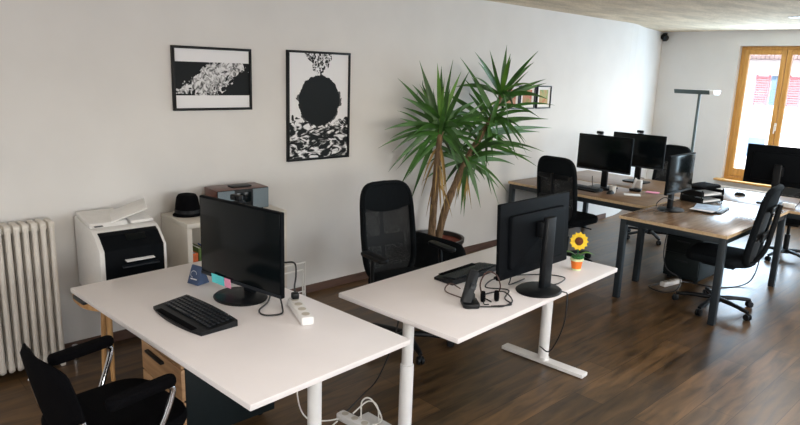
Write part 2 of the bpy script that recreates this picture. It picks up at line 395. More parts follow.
# tiled eave
b = nb(); box(b, (-.3, 1.2, 4.06), (.7, 16, .06))
for k in range(70):
    cyl(b, (-.32, -2.2+.11*k, 4.18), .052, .8, seg=10, rot=(0, PI/2-.25, 0))
obj('tiled_eave', b, mat('roof_tile_pinkish', (.20, .15, .145), .9, var=.2, scale=3), ho)
b = nb(); box(b, (16, 1, -1.55), (11.8, 40, .1)); g_ = struct('ground', b, 'court')

# ------------------------------------------------------------------ radiator (left)
rad = thing('column_radiator', 'off-white steel column radiator on the wall at the left', 'radiator', (1.04, -.13, 0))
N_SEC = 13; PITCH = .0465
for k in range(N_SEC):
    b = nb(); x = -k*PITCH
    for yy in (-.055, 0, .055):
        tube(b, [(x, yy*.6, .045), (x, yy, .085), (x, yy, .13), (x, yy, .85), (x, yy, .895), (x, yy*.6, .935)], .0155, 10, n=3)
    cyl(b, (x, 0, .905), .026, PITCH-.004, rot=(0, PI/2, 0), seg=16); cyl(b, (x, 0, .075), .026, PITCH-.004, rot=(0, PI/2, 0), seg=16)
    rbox(b, (x, 0, .915), (.033, .13, .05), .02, 0, .004); rbox(b, (x, 0, .07), (.033, .13, .05), .02, 0, .004)
    obj('radiator_section', b, 'off_white', rad)
for x in (0, -.0465*12):
    b = nb(); box(b, (x+.004, -.03, .03), (.028, .04, .06), .004); box(b, (x+.004, .03, .03), (.028, .04, .06), .004); obj('foot', b, 'off_white', rad)
b = nb(); cyl(b, (.05, 0, .075), .012, .07, rot=(0, PI/2, 0)); cyl(b, (.09, 0, .05), .018, .10, seg=16, bev=.004); obj('valve', b, 'chrome', rad)

# ------------------------------------------------------------------ printer on its small wooden table
st = thing('side_table', 'small round wooden side table carrying the printer behind the desk', 'table', (1.385, -.37, 0))
b = nb()
rbox(b, (0, 0, .468), (.58, .60, .024), .26, 2, .004, seg=12); obj('table_top', b, 'oak_x', st)
for (x, y, dx, dy) in ((-.165, -.165, -.01, -.035), (.20, -.19, .04, -.04), (-.145, -.03, -.04, -.04), (.20, .19, .04, .04)):
    b = nb(); tube(b, [(x, y, .457), (x+dx, y+dy, 0.0)], [.019, .013], 12, smooth=False); obj('leg', b, 'oak_x', st)
pr = thing('printer', 'white and black laser printer with its flap up, near the radiator', 'printer', (1.40, -.29, .48), R(-1))
w = .40; x0, x1 = -w/2, w/2
side = [(.23, 0), (.23, .45), (-.10, .415), (-.155, .385), (-.235, .315), (-.235, 0)]
b = nb(); prism(b, side, x0, x1, 'x', .010); obj('printer_body', b, 'white_plastic', pr)
b = nb()   # black front panel lying over sloped and vertical front
prism(b, [(-.125, .4055), (-.161, .389), (-.243, .318), (-.243, .03), (-.236, .03), (-.236, .313), (-.155, .383), (-.125, .399)], x0+.028, x1-.022, 'x', .002)
obj('front_panel', b, 'dark_panel', pr, 'black front panel')
b = nb(); box(b, (.03, -.185, .372), (.12, .05, .004), .001, rot=(R(41), 0, 0)); obj('display', b, 'screen', pr)
b = nb(); prism(b, [(-.27, .205), (-.16, .225), (-.16, .235), (-.27, .215)], -.08, .14, 'x', .003); obj('output_tray', b, 'bezel', pr)
b = nb(); prism(b, [(-.06, .420), (.21, .452), (.21, .478), (-.04, .446)], x0+.01, x0+.235, 'x', .006); obj('scanner_lid', b, 'white_plastic', pr)
b = nb(); box(b, (x0+.05, -.088, .437), (.05, .02, .002), .001, rot=(R(10), 0, 0)); obj('badge', b, 'bezel', pr, 'small dark badge')
b = nb(); box(b, (.065, .02, .492), (.225, .20, .008), .002, rot=(R(8), R(-20), R(-18))); obj('paper_flap', b, 'white_plastic', pr, 'raised white paper flap')
b = nb(); box(b, (.12, .06, .445), (.14, .25, .02), .006, rot=(R(6), 0, 0)); obj('feeder', b, 'white_plastic', pr)
sh = tag(obj('paper_sheet', box(nb(), (0, 0, 0), (.17, .10, .004), .001), 'paper', loc=(1.42, -.515, .732), rot=(R(8), 0, R(2))), 'white printed sheet lying in the printer output slot', 'paper')

# ------------------------------------------------------------------ shelf unit with books, hat, radio
sf = thing('shelf_unit', 'cream open shelf unit against the wall right of the printer', 'shelf', (2.165, -.22, 0))
sw, sd, shh = .77, .41, .865; t = .034
b = nb(); box(b, (0, 0, shh-t/2), (sw, sd, t), .003); obj('top_panel', b, 'cream', sf)
b = nb(); box(b, (0, 0, t/2), (sw, sd, t), .003); obj('bottom_panel', b, 'cream', sf)
for s in (-1, 1):
    b = nb(); box(b, (s*(sw/2-t/2), 0, shh/2), (t, sd, shh-2*t), .002); obj('side_panel', b, 'cream', sf)
b = nb(); box(b, (0, 0, shh/2), (.018, sd-.01, shh-2*t)); obj('divider', b, 'cream', sf)
b = nb(); box(b, (-(sw/4-.008), 0, .43), (sw/2-.05, sd-.01, .018)); box(b, ((sw/4-.008), 0, .43), (sw/2-.05, sd-.01, .018)); obj('shelf_board', b, 'cream', sf)
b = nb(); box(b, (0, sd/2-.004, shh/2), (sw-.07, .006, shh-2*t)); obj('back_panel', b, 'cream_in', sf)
SX = 2.165-sw/2+t
bk = [(.045, .21, 'book_orange', 'orange'), (.03, .24, 'book_green', 'dark green'), (.04, .22, 'book_pale', 'pale'), (.035, .23, 'book_blue', 'blue'), (.04, .20, 'book_orange', 'red-orange, thicker')]
x = SX+.006
for i, (bw, bh, bm_, cn) in enumerate(bk):
    o = thing('book', '%s book upright in the cream shelf unit behind the monitor' % cn, 'book', (x+bw/2, -.31, .440), 0, 'books in the shelf unit')
    q = nb(); box(q, (-bw/2+.002, 0, bh/2), (.004, .17, bh), .001); box(q, (bw/2-.002, 0, bh/2), (.004, .17, bh), .001); box(q, (0, -.083, bh/2), (bw, .004, bh), .001); obj('cover', q, bm_, o)
    q = nb(); box(q, (0, .002, bh/2), (bw-.009, .16, bh-.01)); obj('pages', q, 'paper', o)
    x += bw+.003
for i, (yy, hh, bm_, cn) in enumerate(((-.30, .05, 'book_orange', 'orange-red'), (-.31, .035, 'book_blue', 'navy'))):
    pass
ht = thing('hat', 'black hat standing on the left end of the cream shelf unit', 'hat', (1.905, -.17, .865))
b = nb(); lathe(b, [(.080, 0), (.088, .004), (.088, .012), (.084, .02), (.080, .07), (.072, .125), (.060, .145), (.03, .152), (0, .150)], 28)
for v in b.verts: v.co.x *= .98; v.co.y *= 1.1
obj('crown', b, 'black_soft', ht)
b = nb(); lathe(b, [(.086, .010), (.096, .003), (.100, .003), (.099, .008), (.088, .018)], 28); obj('brim', b, 'black_soft', ht)
b = nb(); lathe(b, [(.0840, .022), (.0860, .022), (.0845, .045), (.0820, .045)], 28)
for v in b.verts: v.co.y *= 1.08
obj('band', b, 'black', ht)
rd = thing('radio', 'table radio with dark red wood case and grey grilles on the shelf unit', 'radio', (2.27, -.205, .865), R(-3))
b = nb(); box(b, (0, .01, .092), (.40, .21, .155), .006); obj('case', b, 'red_wood', rd)
b = nb(); box(b, (0, -.098, .092), (.395, .008, .15), .003); obj('front_plate', b, 'black', rd)
for s in (-1, 1):
    b = nb(); box(b, (s*.133, -.104, .092), (.125, .008, .142), .003); obj('speaker_grille', b, 'grille', rd)
b = nb(); box(b, (0, -.104, .108), (.115, .006, .075), .002); obj('display', b, 'screen', rd)
b = nb(); cyl(b, (0, -.108, .045), .017, .02, rot=(PI/2, 0, 0)); obj('knob', b, 'black', rd)
b = nb(); rbox(b, (.02, .0, .1745), (.16, .09, .010), .02); obj('top_dock', b, 'black', rd)
for sx in (-.16, .16):
    b = nb(); cyl(b, (sx, -.06, .007), .014, .014); cyl(b, (sx, .08, .007), .014, .014); obj('foot', b, 'black', rd)

# ------------------------------------------------------------------ pictures
def picture(name, label, xc, zc, w, h, art, fr=.018, matw=0, group=None):
    o = thing(name, label, 'picture', (xc, 0, zc), 0, group)
    b = nb(); d = .028
    box(b, (0, -d/2, h/2-fr/2), (w, d, fr), .002); box(b, (0, -d/2, -h/2+fr/2), (w, d, fr), .002)
    box(b, (-w/2+fr/2, -d/2, 0), (fr, d, h-2*fr), .002); box(b, (w/2-fr/2, -d/2, 0), (fr, d, h-2*fr), .002)
    obj('picture_frame', b, 'black', o)
    b = nb(); box(b, (0, -.010, 0), (w-2*fr+.002, .012, h-2*fr+.002)); obj('print', b, art, o, smooth=False)
    return o
picture('framed_picture', 'wide black-framed print of a white burst on a black band', 2.207, 1.790, .605, .44, art_band())
picture('framed_picture', 'tall black-framed print of a black disc above black scribbles', 3.134, 1.586, .622, .87, art_disk())
for xc, lab, cc in ((5.68, 'small reddish framed picture mostly behind the plant leaves', ((.35, .08, .04), (.50, .20, .12), (.30, .22, .10))),
                    (5.972, 'middle small framed picture in red and olive tones', ((.42, .06, .05), (.48, .22, .12), (.22, .24, .06))),
                    (6.285, 'small framed green and tan picture, farthest along the wall', ((.20, .34, .12), (.45, .38, .16), (.50, .18, .07)))):
    picture('small_picture', lab, xc, 1.652, .275, .255, art_colour('print_colour', *cc, 7), .013, group='small pictures in a row behind the plant')

# ------------------------------------------------------------------ white sit-stand desks
def sit_desk(name, label, loc, rz, lx, ly, feet_along, panel):
    """top lx by ly from its near corner; feet run along 'x' or 'y'"""
    o = thing(name, label, 'desk', loc, rz)
    b = nb(); box(b, (lx/2, ly/2, .7275), (lx, ly, .025), .0025); obj('desktop', b, 'white_top', o)
    long_y = feet_along == 'x'
    for k, e in enumerate(((.115, 1.49))):
        px, py = (lx/2, e) if long_y else (e, ly/2)
        if long_y: px = lx*.46
        b = nb(); cyl(b, (px, py, .56), .029, .31, bev=.002, seg=28); cyl(b, (px, py, .235), .035, .41, bev=.003, seg=28)
        obj('leg_column', b, 'white_metal', o)
        b = nb(); s = (.62, .075, .025) if long_y else (.075, .62, .025)
        box(b, (px, py, .0175), s, .004); cyl(b, (px, py, .036), .042, .014)
        obj('foot', b, 'white_metal', o)
    b = nb()
    if long_y: box(b, (lx*.46, 1.6/2, .695), (.10, 1.38, .038), .003); box(b, (lx*.46, .115, .706), (.6, .06, .012)); box(b, (lx*.46, 1.49, .706), (.6, .06, .012))
    else: box(b, (1.6/2, ly/2, .695), (1.38, .10, .038), .003); box(b, (.115, ly/2, .706), (.06, .6, .012)); box(b, (1.49, ly/2, .706), (.06, .6, .012))
    obj('frame_rail', b, 'white_metal', o)
    if panel:
        b = nb(); box(b, panel, (.05, .13, .022), .005) ; obj('height_control', b, 'bezel', o, 'dark height control under the edge')
    return o
sit_desk('sit_stand_desk', 'white sit-stand desk with a power strip, nearest the radiator', (1.030, -2.512, 0), R(3.66), .829, 1.627, 'x', (.022, 1.53, .701))
sit_desk('sit_stand_desk', 'white sit-stand desk holding the potted sunflower', (2.023, -2.590, 0), R(3.6), 1.60, .80, 'y', None)
DZ = .741

# filing cabinet under the first desk
fc = thing('filing_cabinet', 'rolling cabinet with oak drawers and charcoal sides under the white desk nearest the radiator', 'cabinet', (1.46, -1.31, 0), 0)
b = nb(); box(b, (.015, 0, .31), (.50, .49, .51), .004); obj('carcass', b, 'charcoal', fc)
for k, (z, hh) in enumerate(((.505, .11), (.36, .165), (.165, .205))):
    b = nb(); box(b, (-.245, 0, z), (.02, .485, hh), .003); d = obj('drawer', b, 'oak', fc)
    b = nb(); box(b, (-.266, .05, z+hh/2-.03), (.022, .20, .014), .003); obj('handle', b, 'black', d)
for x in (-.2, .22):
    for y in (-.16, .16):
        b = nb(); cyl(b, (x, y, .025), .025, .02, rot=(PI/2, 0, 0)); box(b, (x, y, .048), (.03, .03, .012), .003); obj('caster', b, 'black', fc)

# ------------------------------------------------------------------ monitors
def monitor(label, loc, rz, w, h, zb, base='round', tilt=0, depth=.035, stand_y=.05, ctop=None, group=None, base_r=.12, cw=.07, boff=.0, bx=0):
    """screen faces local -Y; loc is the point on the table under the panel"""
    o = thing('monitor', label, 'monitor', loc, rz, group)
    b = nb(); rot = (tilt, 0, 0); zc = zb+h/2
    rbox(b, (0, .006, zc), (w, .022, h), .006, 1, .003, rot)
    rbox(b, (0, .006+depth/2, zc-.01), (w*.78, depth, h*.72), .02, 1, .010, rot); obj('casing', b, 'dark_panel', o)
    b = nb(); box(b, (0, -.0062, zc+.006), (w-.018, .003, h-.030), .0008, rot); obj('screen', b, 'screen', o)
    b = nb(); box(b, (0, -.0072, zb+.010), (w-.006, .004, .016), .001, rot); obj('chin', b, 'bezel', o)
    ct = ctop or zc+.02; sy = stand_y+.012
    b = nb(); rbox(b, (0, sy, (ct+.012)/2), (cw, .035, ct-.012), .012, 2, .003); box(b, (0, sy-.03, ct-.07), (.09, .05, .09), .008); obj('stand_column', b, 'black', o)
    b = nb()
    if base == 'round':
        lathe(b, [(base_r, 0), (base_r+.002, .005), (base_r-.006, .012), (.04, .018), (0, .018)], 40)
        for v in b.verts: v.co.x *= 1.15; v.co.y += stand_y+boff; v.co.x += bx
    else:
        rbox(b, (0, stand_y+boff, .007), (.26, .20, .014), .03, 2, .003)
    obj('stand_base', b, 'black', o)
    return o
m1 = monitor('large monitor with coloured notes stuck on it, nearest the radiator', (1.54, -1.54, DZ), R(-79), .605, .425, .062, tilt=0, base_r=.125, stand_y=.05, boff=-.05)
m2 = monitor('black monitor seen from behind beside the sunflower pot', (2.895, -2.345, DZ), R(180+1), .655, .405, .095, tilt=R(3), stand_y=.085, ctop=.41, base_r=.118, cw=.085, boff=-.0, bx=.035)
m3 = monitor('black monitor at the table corner, closest to the metal floor lamp side with empty chair behind it', (6.17, -.905, DZ), R(-90), .62, .375, .185, base='rect', group='monitors on the long tables')
m3['label'] = 'overlapping black monitor nearer the wall pictures, in front of the other'
m4 = monitor('black monitor behind another, overlapped by it, on the far table', (6.88, -.92, DZ), R(-90), .62, .375, .175, base='rect', group='monitors on the long tables')
m5 = monitor('slightly turned monitor on a clear-edged round foot beside the letter trays', (5.70, -1.93, DZ), R(1), .535, .345, .17, base='round', base_r=.11, group='monitors on the long tables')
m5['label'] = 'narrow-looking monitor standing alone beside the black letter trays'
m6 = monitor('big black monitor seen from behind in front of the window', (6.95, -2.36, DZ), R(90), .64, .385, .175, base='rect', stand_y=.06, group='monitors on the long tables')
# webcams clipped on top
def webcam(label, loc, rz):
    o = thing('webcam', label, 'webcam', loc, rz, 'webcams on the monitors')
    b = nb(); box(b, (0, 0, .018), (.075, .028, .03), .008); obj('camera_body', b, 'black', o)
    b = nb(); cyl(b, (0, -.016, .018), .010, .008, rot=(PI/2, 0, 0)); obj('camera_lens', b, 'screen', o)
    b = nb(); box(b, (0, .012, -.006), (.04, .05, .010), .003); box(b, (0, .040, -.02), (.04, .006, .03), .002); obj('clip', b, 'black', o)
webcam('webcam clipped on the large monitor with coloured notes', (1.552, -1.50, DZ+.4905), R(-79))
webcam('webcam on the front one of two overlapping monitors', (6.165, -.84, DZ+.569), R(-90))
webcam('webcam on the rear one of two overlapping monitors', (6.875, -.93, DZ+.559), R(-90))
# notes on monitor 1 (screen plane at x ~1.523)
for lx, z, m_, lab in ((-.185, .062, 'cyan', 'cyan sticky note on the monitor edge, the outer of the two cyan'), (-.135, .060, 'cyan', 'cyan sticky note on the monitor edge, touching the pink one'), (-.083, .058, 'pink', 'pink sticky note on the lower edge of the monitor')):
    b = nb(); box(b, (0, 0, 0), (.048, .0012, .05), 0, rot=(R(4), 0, 0))
    p = Matrix.Translation((1.54, -1.54, DZ)) @ Matrix.Rotation(R(-79), 4, 'Z') @ Vector((lx, -.0125, z))
    tag(obj('sticky_note', b, m_, loc=p, rot=(0, 0, R(-79))), lab, 'note', 'sticky notes on the monitor')

# ------------------------------------------------------------------ keyboards and small things
def keyboard(label, loc, rz, w=.44, d=.19, curved=True, group=None):
    """user side is local -Y"""
    o = thing('keyboard', label, 'keyboard', loc, rz, group)
    b = nb(); n = 14; pts = []
    for i in range(n+1):
        u = -1+2*i/n; pts.append((u*w/2*(.97), -d/2-(.025*(1-u*u) if curved else 0)))
    for i in range(n+1):
        u = 1-2*i/n; pts.append((u*w/2, d/2-(.012*(u*u) if curved else 0)))
    tb = bmesh.new(); A = [tb.verts.new((p[0], p[1], 0)) for p in pts]; B = [tb.verts.new((p[0], p[1], .014+.016*(p[1]+d/2)/d)) for p in pts]
    tb.faces.new(A[::-1]); tb.faces.new(B)
    for i in range(len(pts)): j = (i+1) % len(pts); tb.faces.new((A[i], A[j], B[j], B[i]))
    tmp_to(b, tb); obj('keyboard_body', b, 'black', o, smooth=False)
    b = nb(); kw = (w-.05)/17
    for r_ in range(6):
        y = -d/2+.055+r_*(d-.075)/5.2; z = .016+.016*(y+d/2)/d
        for c_ in range(17):
            if r_ == 0 and 4 <= c_ <= 9:
                if c_ == 4: box(b, (-w/2+.025+kw*7, y, z+.003), (kw*5.7, .0145, .007), .0015)
                continue
            box(b, (-w/2+.025+kw*(c_+.5), y, z+.003), (kw*.86, .0145, .007), .0015, seg=1)
    obj('keys', b, 'bezel', o)
    if curved:
        b = nb(); box(b, (0, -d/2-.002, .0155), (w*.72, .03, .006), .003); obj('palm_rest', b, 'black_soft', o)
    return o
k1 = keyboard('black curved keyboard before the monitor with coloured notes', (1.245, -1.645, DZ), R(-86), .45, .19)
b = nb(); box(b, (.135, .085, .031), (.03, .006, .003), .001); obj('badge', b, 'chrome', k1, 'silver badge')
keyboard('black keyboard lying on the sunflower desk behind the monitor', (2.76, -2.005, DZ), R(184), .45, .15)
keyboard('black flat keyboard on the brown table before two overlapping monitors', (5.95, -.80, DZ), R(-92), .44, .14, False)
# navy tent card with a white mark
nc = thing('tent_card', 'navy folded card with a white ring mark standing left of the monitor', 'card', (1.475, -1.205, DZ), R(-75))
b = nb(); prism(b, [(-.04, 0), (.04, 0), (.004, .095), (-.004, .095)], -.042, .042, 'x', .002); obj('card_body', b, 'navy', nc)
b = nb(); tube(b, [(.022*math.cos(a)-.01, -.0215-.0+.000, .052+.016*math.sin(a)) for a in [2*PI*k/16 for k in range(13)]], .0016, 6, smooth=False); box(b, (0, -.030, .028), (.05, .001, .006))
for v in b.verts:
    v.co.y = -.0415+v.co.z*.385
obj('printed_mark', b, 'paper', nc, 'white ring logo and line')
# mouse under the first monitor
def mouse(label, loc, rz, group='computer mice'):
    o = thing('computer_mouse', label, 'mouse', loc, rz, group)
    tb = bmesh.new(); bmesh.ops.create_uvsphere(tb, u_segments=20, v_segments=12, radius=1); bmesh.ops.scale(tb, vec=(.031, .055, .034), verts=tb.verts)
    for v in tb.verts: v.co.z = max(v.co.z, 0)
    b = nb(); tmp_to(b, tb); obj('shell', b, 'black', o)
    b = nb(); cyl(b, (0, .03, .028), .006, .006, rot=(0, PI/2, 0)); obj('wheel', b, 'bezel', o)
mouse('black mouse on the bright end of the brown table near the window', (7.10, -1.98, DZ), R(20))
mouse('black mouse beside the keyboard on the table with the mesh chair', (5.97, -1.13, DZ), R(-90))
# power strip on the first desk
def power_strip(name, label, loc, rz, n=4, l=.28, group=None, z=0):
    o = thing(name, label, 'power strip', loc, rz, group)
    b = nb(); box(b, (0, 0, .021), (.058, l, .042), .008); obj('strip_body', b, 'white_plastic', o)
    for k in range(n):
        b = nb(); y = -l/2+l*(k+.6)/(n+.2); cyl(b, (0, y, .0425), .019, .002, seg=20); obj('socket', b, 'cream_in', o)
    return o
power_strip('power_strip', 'white power strip on the desk nearest the radiator, beside the monitor foot', (1.640, -1.925, DZ), R(-20))
pg = thing('power_plug', 'black plug standing in the white power strip on the desk', 'plug', (1.678, -1.825, DZ+.044), R(-20))
b = nb(); box(b, (0, 0, .016), (.036, .036, .032), .008); obj('plug_body', b, 'black', pg)
b = nb(); tube(b, [(0, 0, .028), (0.0, .01, .06), (.02, .06, .10), (.03, .13, .14), (.0, .22, .12)], .0045, 8); obj('cord', b, 'cable_black', pg)
b = nb(); tube(b, [(1.66, -1.66, DZ+.14), (1.65, -1.72, DZ+.06), (1.62, -1.80, DZ+.01), (1.57, -1.87, DZ+.006), (1.50, -1.84, DZ+.006), (1.51, -1.77, DZ+.006), (1.60, -1.70, DZ+.006), (1.68, -1.60, DZ+.006)], .0042, 8)
tag(obj('cable', b, 'cable_black'), 'black cable looping between the monitor foot and the desk power strip', 'cable')
# white wire frame behind the first desk
wf = thing('wire_frame_rack', 'thin white wire rack standing between the nearer white desk and the wall', 'rack', (2.50, -.70, 0), R(0))
for (x, y, hh) in ((.0, 0, .49), (.06, .06, .52), (-.30, 0, .49), (-.24, .06, .52)):
    b = nb(); cyl(b, (x, y, hh/2), .006, hh, seg=10); obj('leg', b, 'white_metal', wf)
b = nb(); tube(b, [(-.30, 0, .487), (0, 0, .487)], .006, smooth=False); tube(b, [(-.24, .06, .517), (.06, .06, .517)], .006, smooth=False)
for z in (.1, .3): tube(b, [(-.30, 0, z), (0, 0, z), (.06, .06, z), (-.24, .06, z)], .004, smooth=False, closed=True)
obj('cross_wires', b, 'white_metal', wf)

# phone with headset loop on the second desk
ph = thing('cordless_phone', 'black cordless phone leaning in its cradle on the sunflower desk', 'phone', (2.385, -2.345, DZ), R(-38))
b = nb(); rbox(b, (0, .0, .012), (.085, .115, .024), .02, 2, .005); box(b, (0, .03, .035), (.06, .03, .04), .008, rot=(R(-15), 0, 0)); obj('cradle', b, 'black', ph)
b = nb(); rbox(b, (0, .02, .092), (.055, .028, .18), .012, 1, .008, rot=(R(-26), R(20), 0)); obj('handset', b, 'black', ph)
b = nb(); box(b, (.014, .003, .10), (.03, .002, .03), .001, rot=(R(-26), R(20), 0)); obj('display', b, 'bezel', ph)
hs = thing('headset', 'dark headset with a looped band beside the cordless phone', 'headset', (2.50, -2.37, DZ), R(-30))
b = nb(); tube(b, [(-.035, 0, .03), (-.045, .01, .10), (-.01, .015, .155), (.04, .01, .14), (.062, 0, .08), (.045, 0, .03)], .006, 8, flat=.6); obj('headband', b, 'cable_brown', hs)
for x in (-.03, .045):
    b = nb(); cyl(b, (x, 0, .030), .029, .022, rot=(R(90), 0, R(75)), bev=.006); obj('ear_cushion', b, 'black_soft', hs)
b = nb(); tube(b, [(-.03, -.01, .02), (-.045, -.06, .012), (-.03, -.085, .018)], .003, 8); obj('microphone_boom', b, 'black', hs)
cabs = [([(2.42, -2.28, DZ+.006), (2.40, -2.16, DZ+.02), (2.47, -2.13, DZ+.04), (2.52, -2.16, DZ+.008)], 'cable_brown', 'brown cable curling from the phone towards the keyboard'),
        ([(2.45, -2.43, DZ+.005), (2.55, -2.48, DZ+.005), (2.60, -2.40, DZ+.005), (2.72, -2.33, DZ+.005), (2.66, -2.22, DZ+.005), (2.86, -2.16, DZ+.005), (3.10, -2.28, DZ+.005), (3.16, -2.40, DZ+.006), (3.04, -2.44, DZ+.006), (2.96, -2.42, DZ+.005)], 'cable_black', 'black cable winding round the foot of the sunflower desk monitor'),
        ([(2.50, -2.39, DZ+.005), (2.54, -2.30, DZ+.005), (2.66, -2.34, DZ+.012), (2.60, -2.45, DZ+.005), (2.50, -2.47, DZ+.005), (2.45, -2.44, DZ+.005), (2.40, -2.40, DZ+.005)], 'cable_black', 'thin black cable looped between headset and monitor foot'),
        ([(2.79, -2.30, DZ+.13), (2.76, -2.31, DZ+.05), (2.80, -2.28, DZ+.006), (2.95, -2.27, DZ+.006)], 'cable_black', 'cable dropping from the monitor casing above the desk')]
for pts, m_, lab in cabs:
    tag(obj('cable', tube(nb(), pts, .0036, 8), m_), lab, 'cable', 'cables on the sunflower desk')
tag(obj('cable', tube(nb(), [(2.90, -2.50, DZ+.006), (2.935, -2.545, DZ+.006), (2.945, -2.56, DZ-.02), (2.95, -2.55, .55), (3.0, -2.45, .35), (3.2, -2.25, .25)], .0038, 8), 'cable_black'), 'black cable hanging over the front edge of the sunflower desk', 'cable', 'cables on the sunflower desk')

# sunflower pot
sfp = thing('sunflower_pot', 'artificial sunflower in a small orange pot on the white desk', 'plant pot', (3.375, -2.345, DZ), R(-50))
b = nb(); lathe(b, [(.026, 0), (.028, .004), (.036, .060), (.034, .064), (.030, .056), (0, .054)], 32); obj('pot', b, 'orange', sfp)
b = nb(); lathe(b, [(.0372, .058), (.040, .060), (.0405, .072), (.037, .074), (.034, .068)], 32); obj('rim', b, 'lime', sfp)
b = nb(); lathe(b, [(.0275, .0), (.029, .0), (.0298, .010), (.0285, .010)], 32); obj('foot_ring', b, 'lime', sfp)
b = nb()
for k in range(26):
    a = random.uniform(0, 2*PI); rr = random.uniform(0, .03)
    tb = bmesh.new(); bmesh.ops.create_icosphere(tb, subdivisions=1, radius=random.uniform(.008, .013)); tmp_to(b, tb, Matrix.Translation((rr*math.cos(a), rr*math.sin(a), .074+random.uniform(0, .012))))
obj('moss', b, 'green', sfp)
b = nb(); tube(b, [(0, 0, .07), (.002, -.002, .12), (0, -.006, .17)], .003, 8); obj('stem', b, 'green', sfp)
def leafmesh(b, base, tip, w, up=Vector((0, 0, 1)), arch=.01, n=8):
    base, tip = Vector(base), Vector(tip); d = tip-base; s = d.cross(up).normalized(); rows = []
    for i in range(n+1):
        t_ = i/n; p = base+d*t_+up*arch*math.sin(PI*t_); ww = w*math.sin(PI*min(1, t_*.9+.08))**.8/2
        rows.append([b.verts.new(p-s*ww), b.verts.new(p-up*ww*.25), b.verts.new(p+s*ww)])
    for A, B in zip(rows, rows[1:]):
        b.faces.new((A[0], A[1], B[1], B[0])); b.faces.new((A[1], A[2], B[2], B[1]))
for s in (-1, 1):
    b = nb(); leafmesh(b, (0, 0, .085), (s*.10, -.005, .100), .034, arch=.020); obj('leaf', b, 'leaf_young', sfp)
fh = Matrix.Translation((0, -.012, .182)) @ Euler((R(80), 0, 0)).to_matrix().to_4x4()
b = nb()
for k in range(13):
    a = 2*PI*k/13
    tb = bmesh.new(); leafmesh(tb, (.015*math.cos(a), .015*math.sin(a), 0), (.056*math.cos(a), .056*math.sin(a), .004), .024, arch=.004, n=6); tmp_to(b, tb)
for k in range(13):
    a = 2*PI*(k+.5)/13
    tb = bmesh.new(); leafmesh(tb, (.015*math.cos(a), .015*math.sin(a), -.003), (.050*math.cos(a), .050*math.sin(a), -.003), .022, arch=.003, n=6); tmp_to(b, tb)
bmesh.ops.transform(b, matrix=fh, verts=b.verts); obj('petals', b, 'yellow', sfp)
b = nb(); lathe(b, [(.024, -.002), (.025, .004), (.018, .010), (0, .012)], 24); bmesh.ops.transform(b, matrix=fh, verts=b.verts); obj('flower_disc', b, 'seed', sfp)

# ------------------------------------------------------------------ visitor chair, front left
vc = thing('armchair', 'black upholstered armchair with chrome arm supports at the white desk nearest the radiator', 'chair', (.815, -1.79, 0), R(-84))
b = nb(); rbox(b, (0, .0, .455), (.50, .47, .07), .13, 2, .025, seg=8); obj('seat', b, 'black_soft', vc)
# curved backrest
def curved_panel(b, w, h, th, zc, y, bow, tilt, rad, nseg=16, zseg=10, cup=0):
    fr = []
    for side_ in (0, 1):
        rows = []
        for j in range(zseg+1):
            v = -1+2*j/zseg; row = []
            for i in range(nseg+1):
                u = -1+2*i/nseg
                # superellipse mapping for rounded outline
                k_ = 1-rad*(abs(v)**4)*.5
                x = u*w/2*k_
                z = v*h/2*(1-rad*.35*(abs(u)**5))
                yy = y-bow*(1-u*u)+cup*(v*v)
                yy += (th/2 if side_ else -th/2)*(1-.85*max(abs(u)**8, abs(v)**10))
                yy -= math.tan(tilt)*(z)
                row.append(b.verts.new((x, yy, zc+z)))
            rows.append(row)
        fr.append(rows)
    for rows in fr:
        for A, B in zip(rows, rows[1:]):
            for i in range(nseg): b.faces.new((A[i], A[i+1], B[i+1], B[i]))
    F0, F1 = fr
    for i in range(nseg):
        b.faces.new((F0[0][i], F0[0][i+1], F1[0][i+1], F1[0][i])); b.faces.new((F0[-1][i], F0[-1][i+1], F1[-1][i+1], F1[-1][i]))
    for j in range(zseg):
        b.faces.new((F0[j][0], F0[j+1][0], F1[j+1][0], F1[j][0])); b.faces.new((F0[j][-1], F0[j+1][-1], F1[j+1][-1], F1[j][-1]))
b = nb(); curved_panel(b, .46, .38, .045, .63, -.215, .03, R(12), .35); obj('backrest', b, 'black_soft', vc)
for s in (-1, 1):
    b = nb(); rbox(b, (s*.262, -.01, .668), (.060, .275, .044), .028, 2, .014, rot=(R(3), 0, 0)); obj('armrest', b, 'black_soft', vc)
    b = nb(); tube(b, [(s*.262, .10, .655), (s*.262, .115, .62), (s*.255, .07, .50), (s*.23, .03, .435), (s*.15, 0, .41)], .0125, 12); obj('arm_support', b, 'chrome', vc, 'chrome arm support')
    b = nb(); tube(b, [(s*.236, -.225, .62), (s*.243, -.20, .50), (s*.245, -.165, .42), (s*.24, -.19, .25), (s*.235, -.24, .0125)], .0125, 12); obj('leg', b, 'chrome', vc, 'chrome rear leg')
    b = nb(); tube(b, [(s*.20, .12, .415), (s*.225, .20, .30), (s*.235, .23, .0125)], .0125, 12); obj('leg', b, 'chrome', vc, 'chrome front leg')
b = nb(); tube(b, [(-.245, -.165, .42), (0, -.17, .40), (.245, -.165, .42)], .010, 10); tube(b, [(-.2, .12, .415), (.2, .12, .415)], .010, 10, smooth=False); obj('stretcher', b, 'chrome', vc)

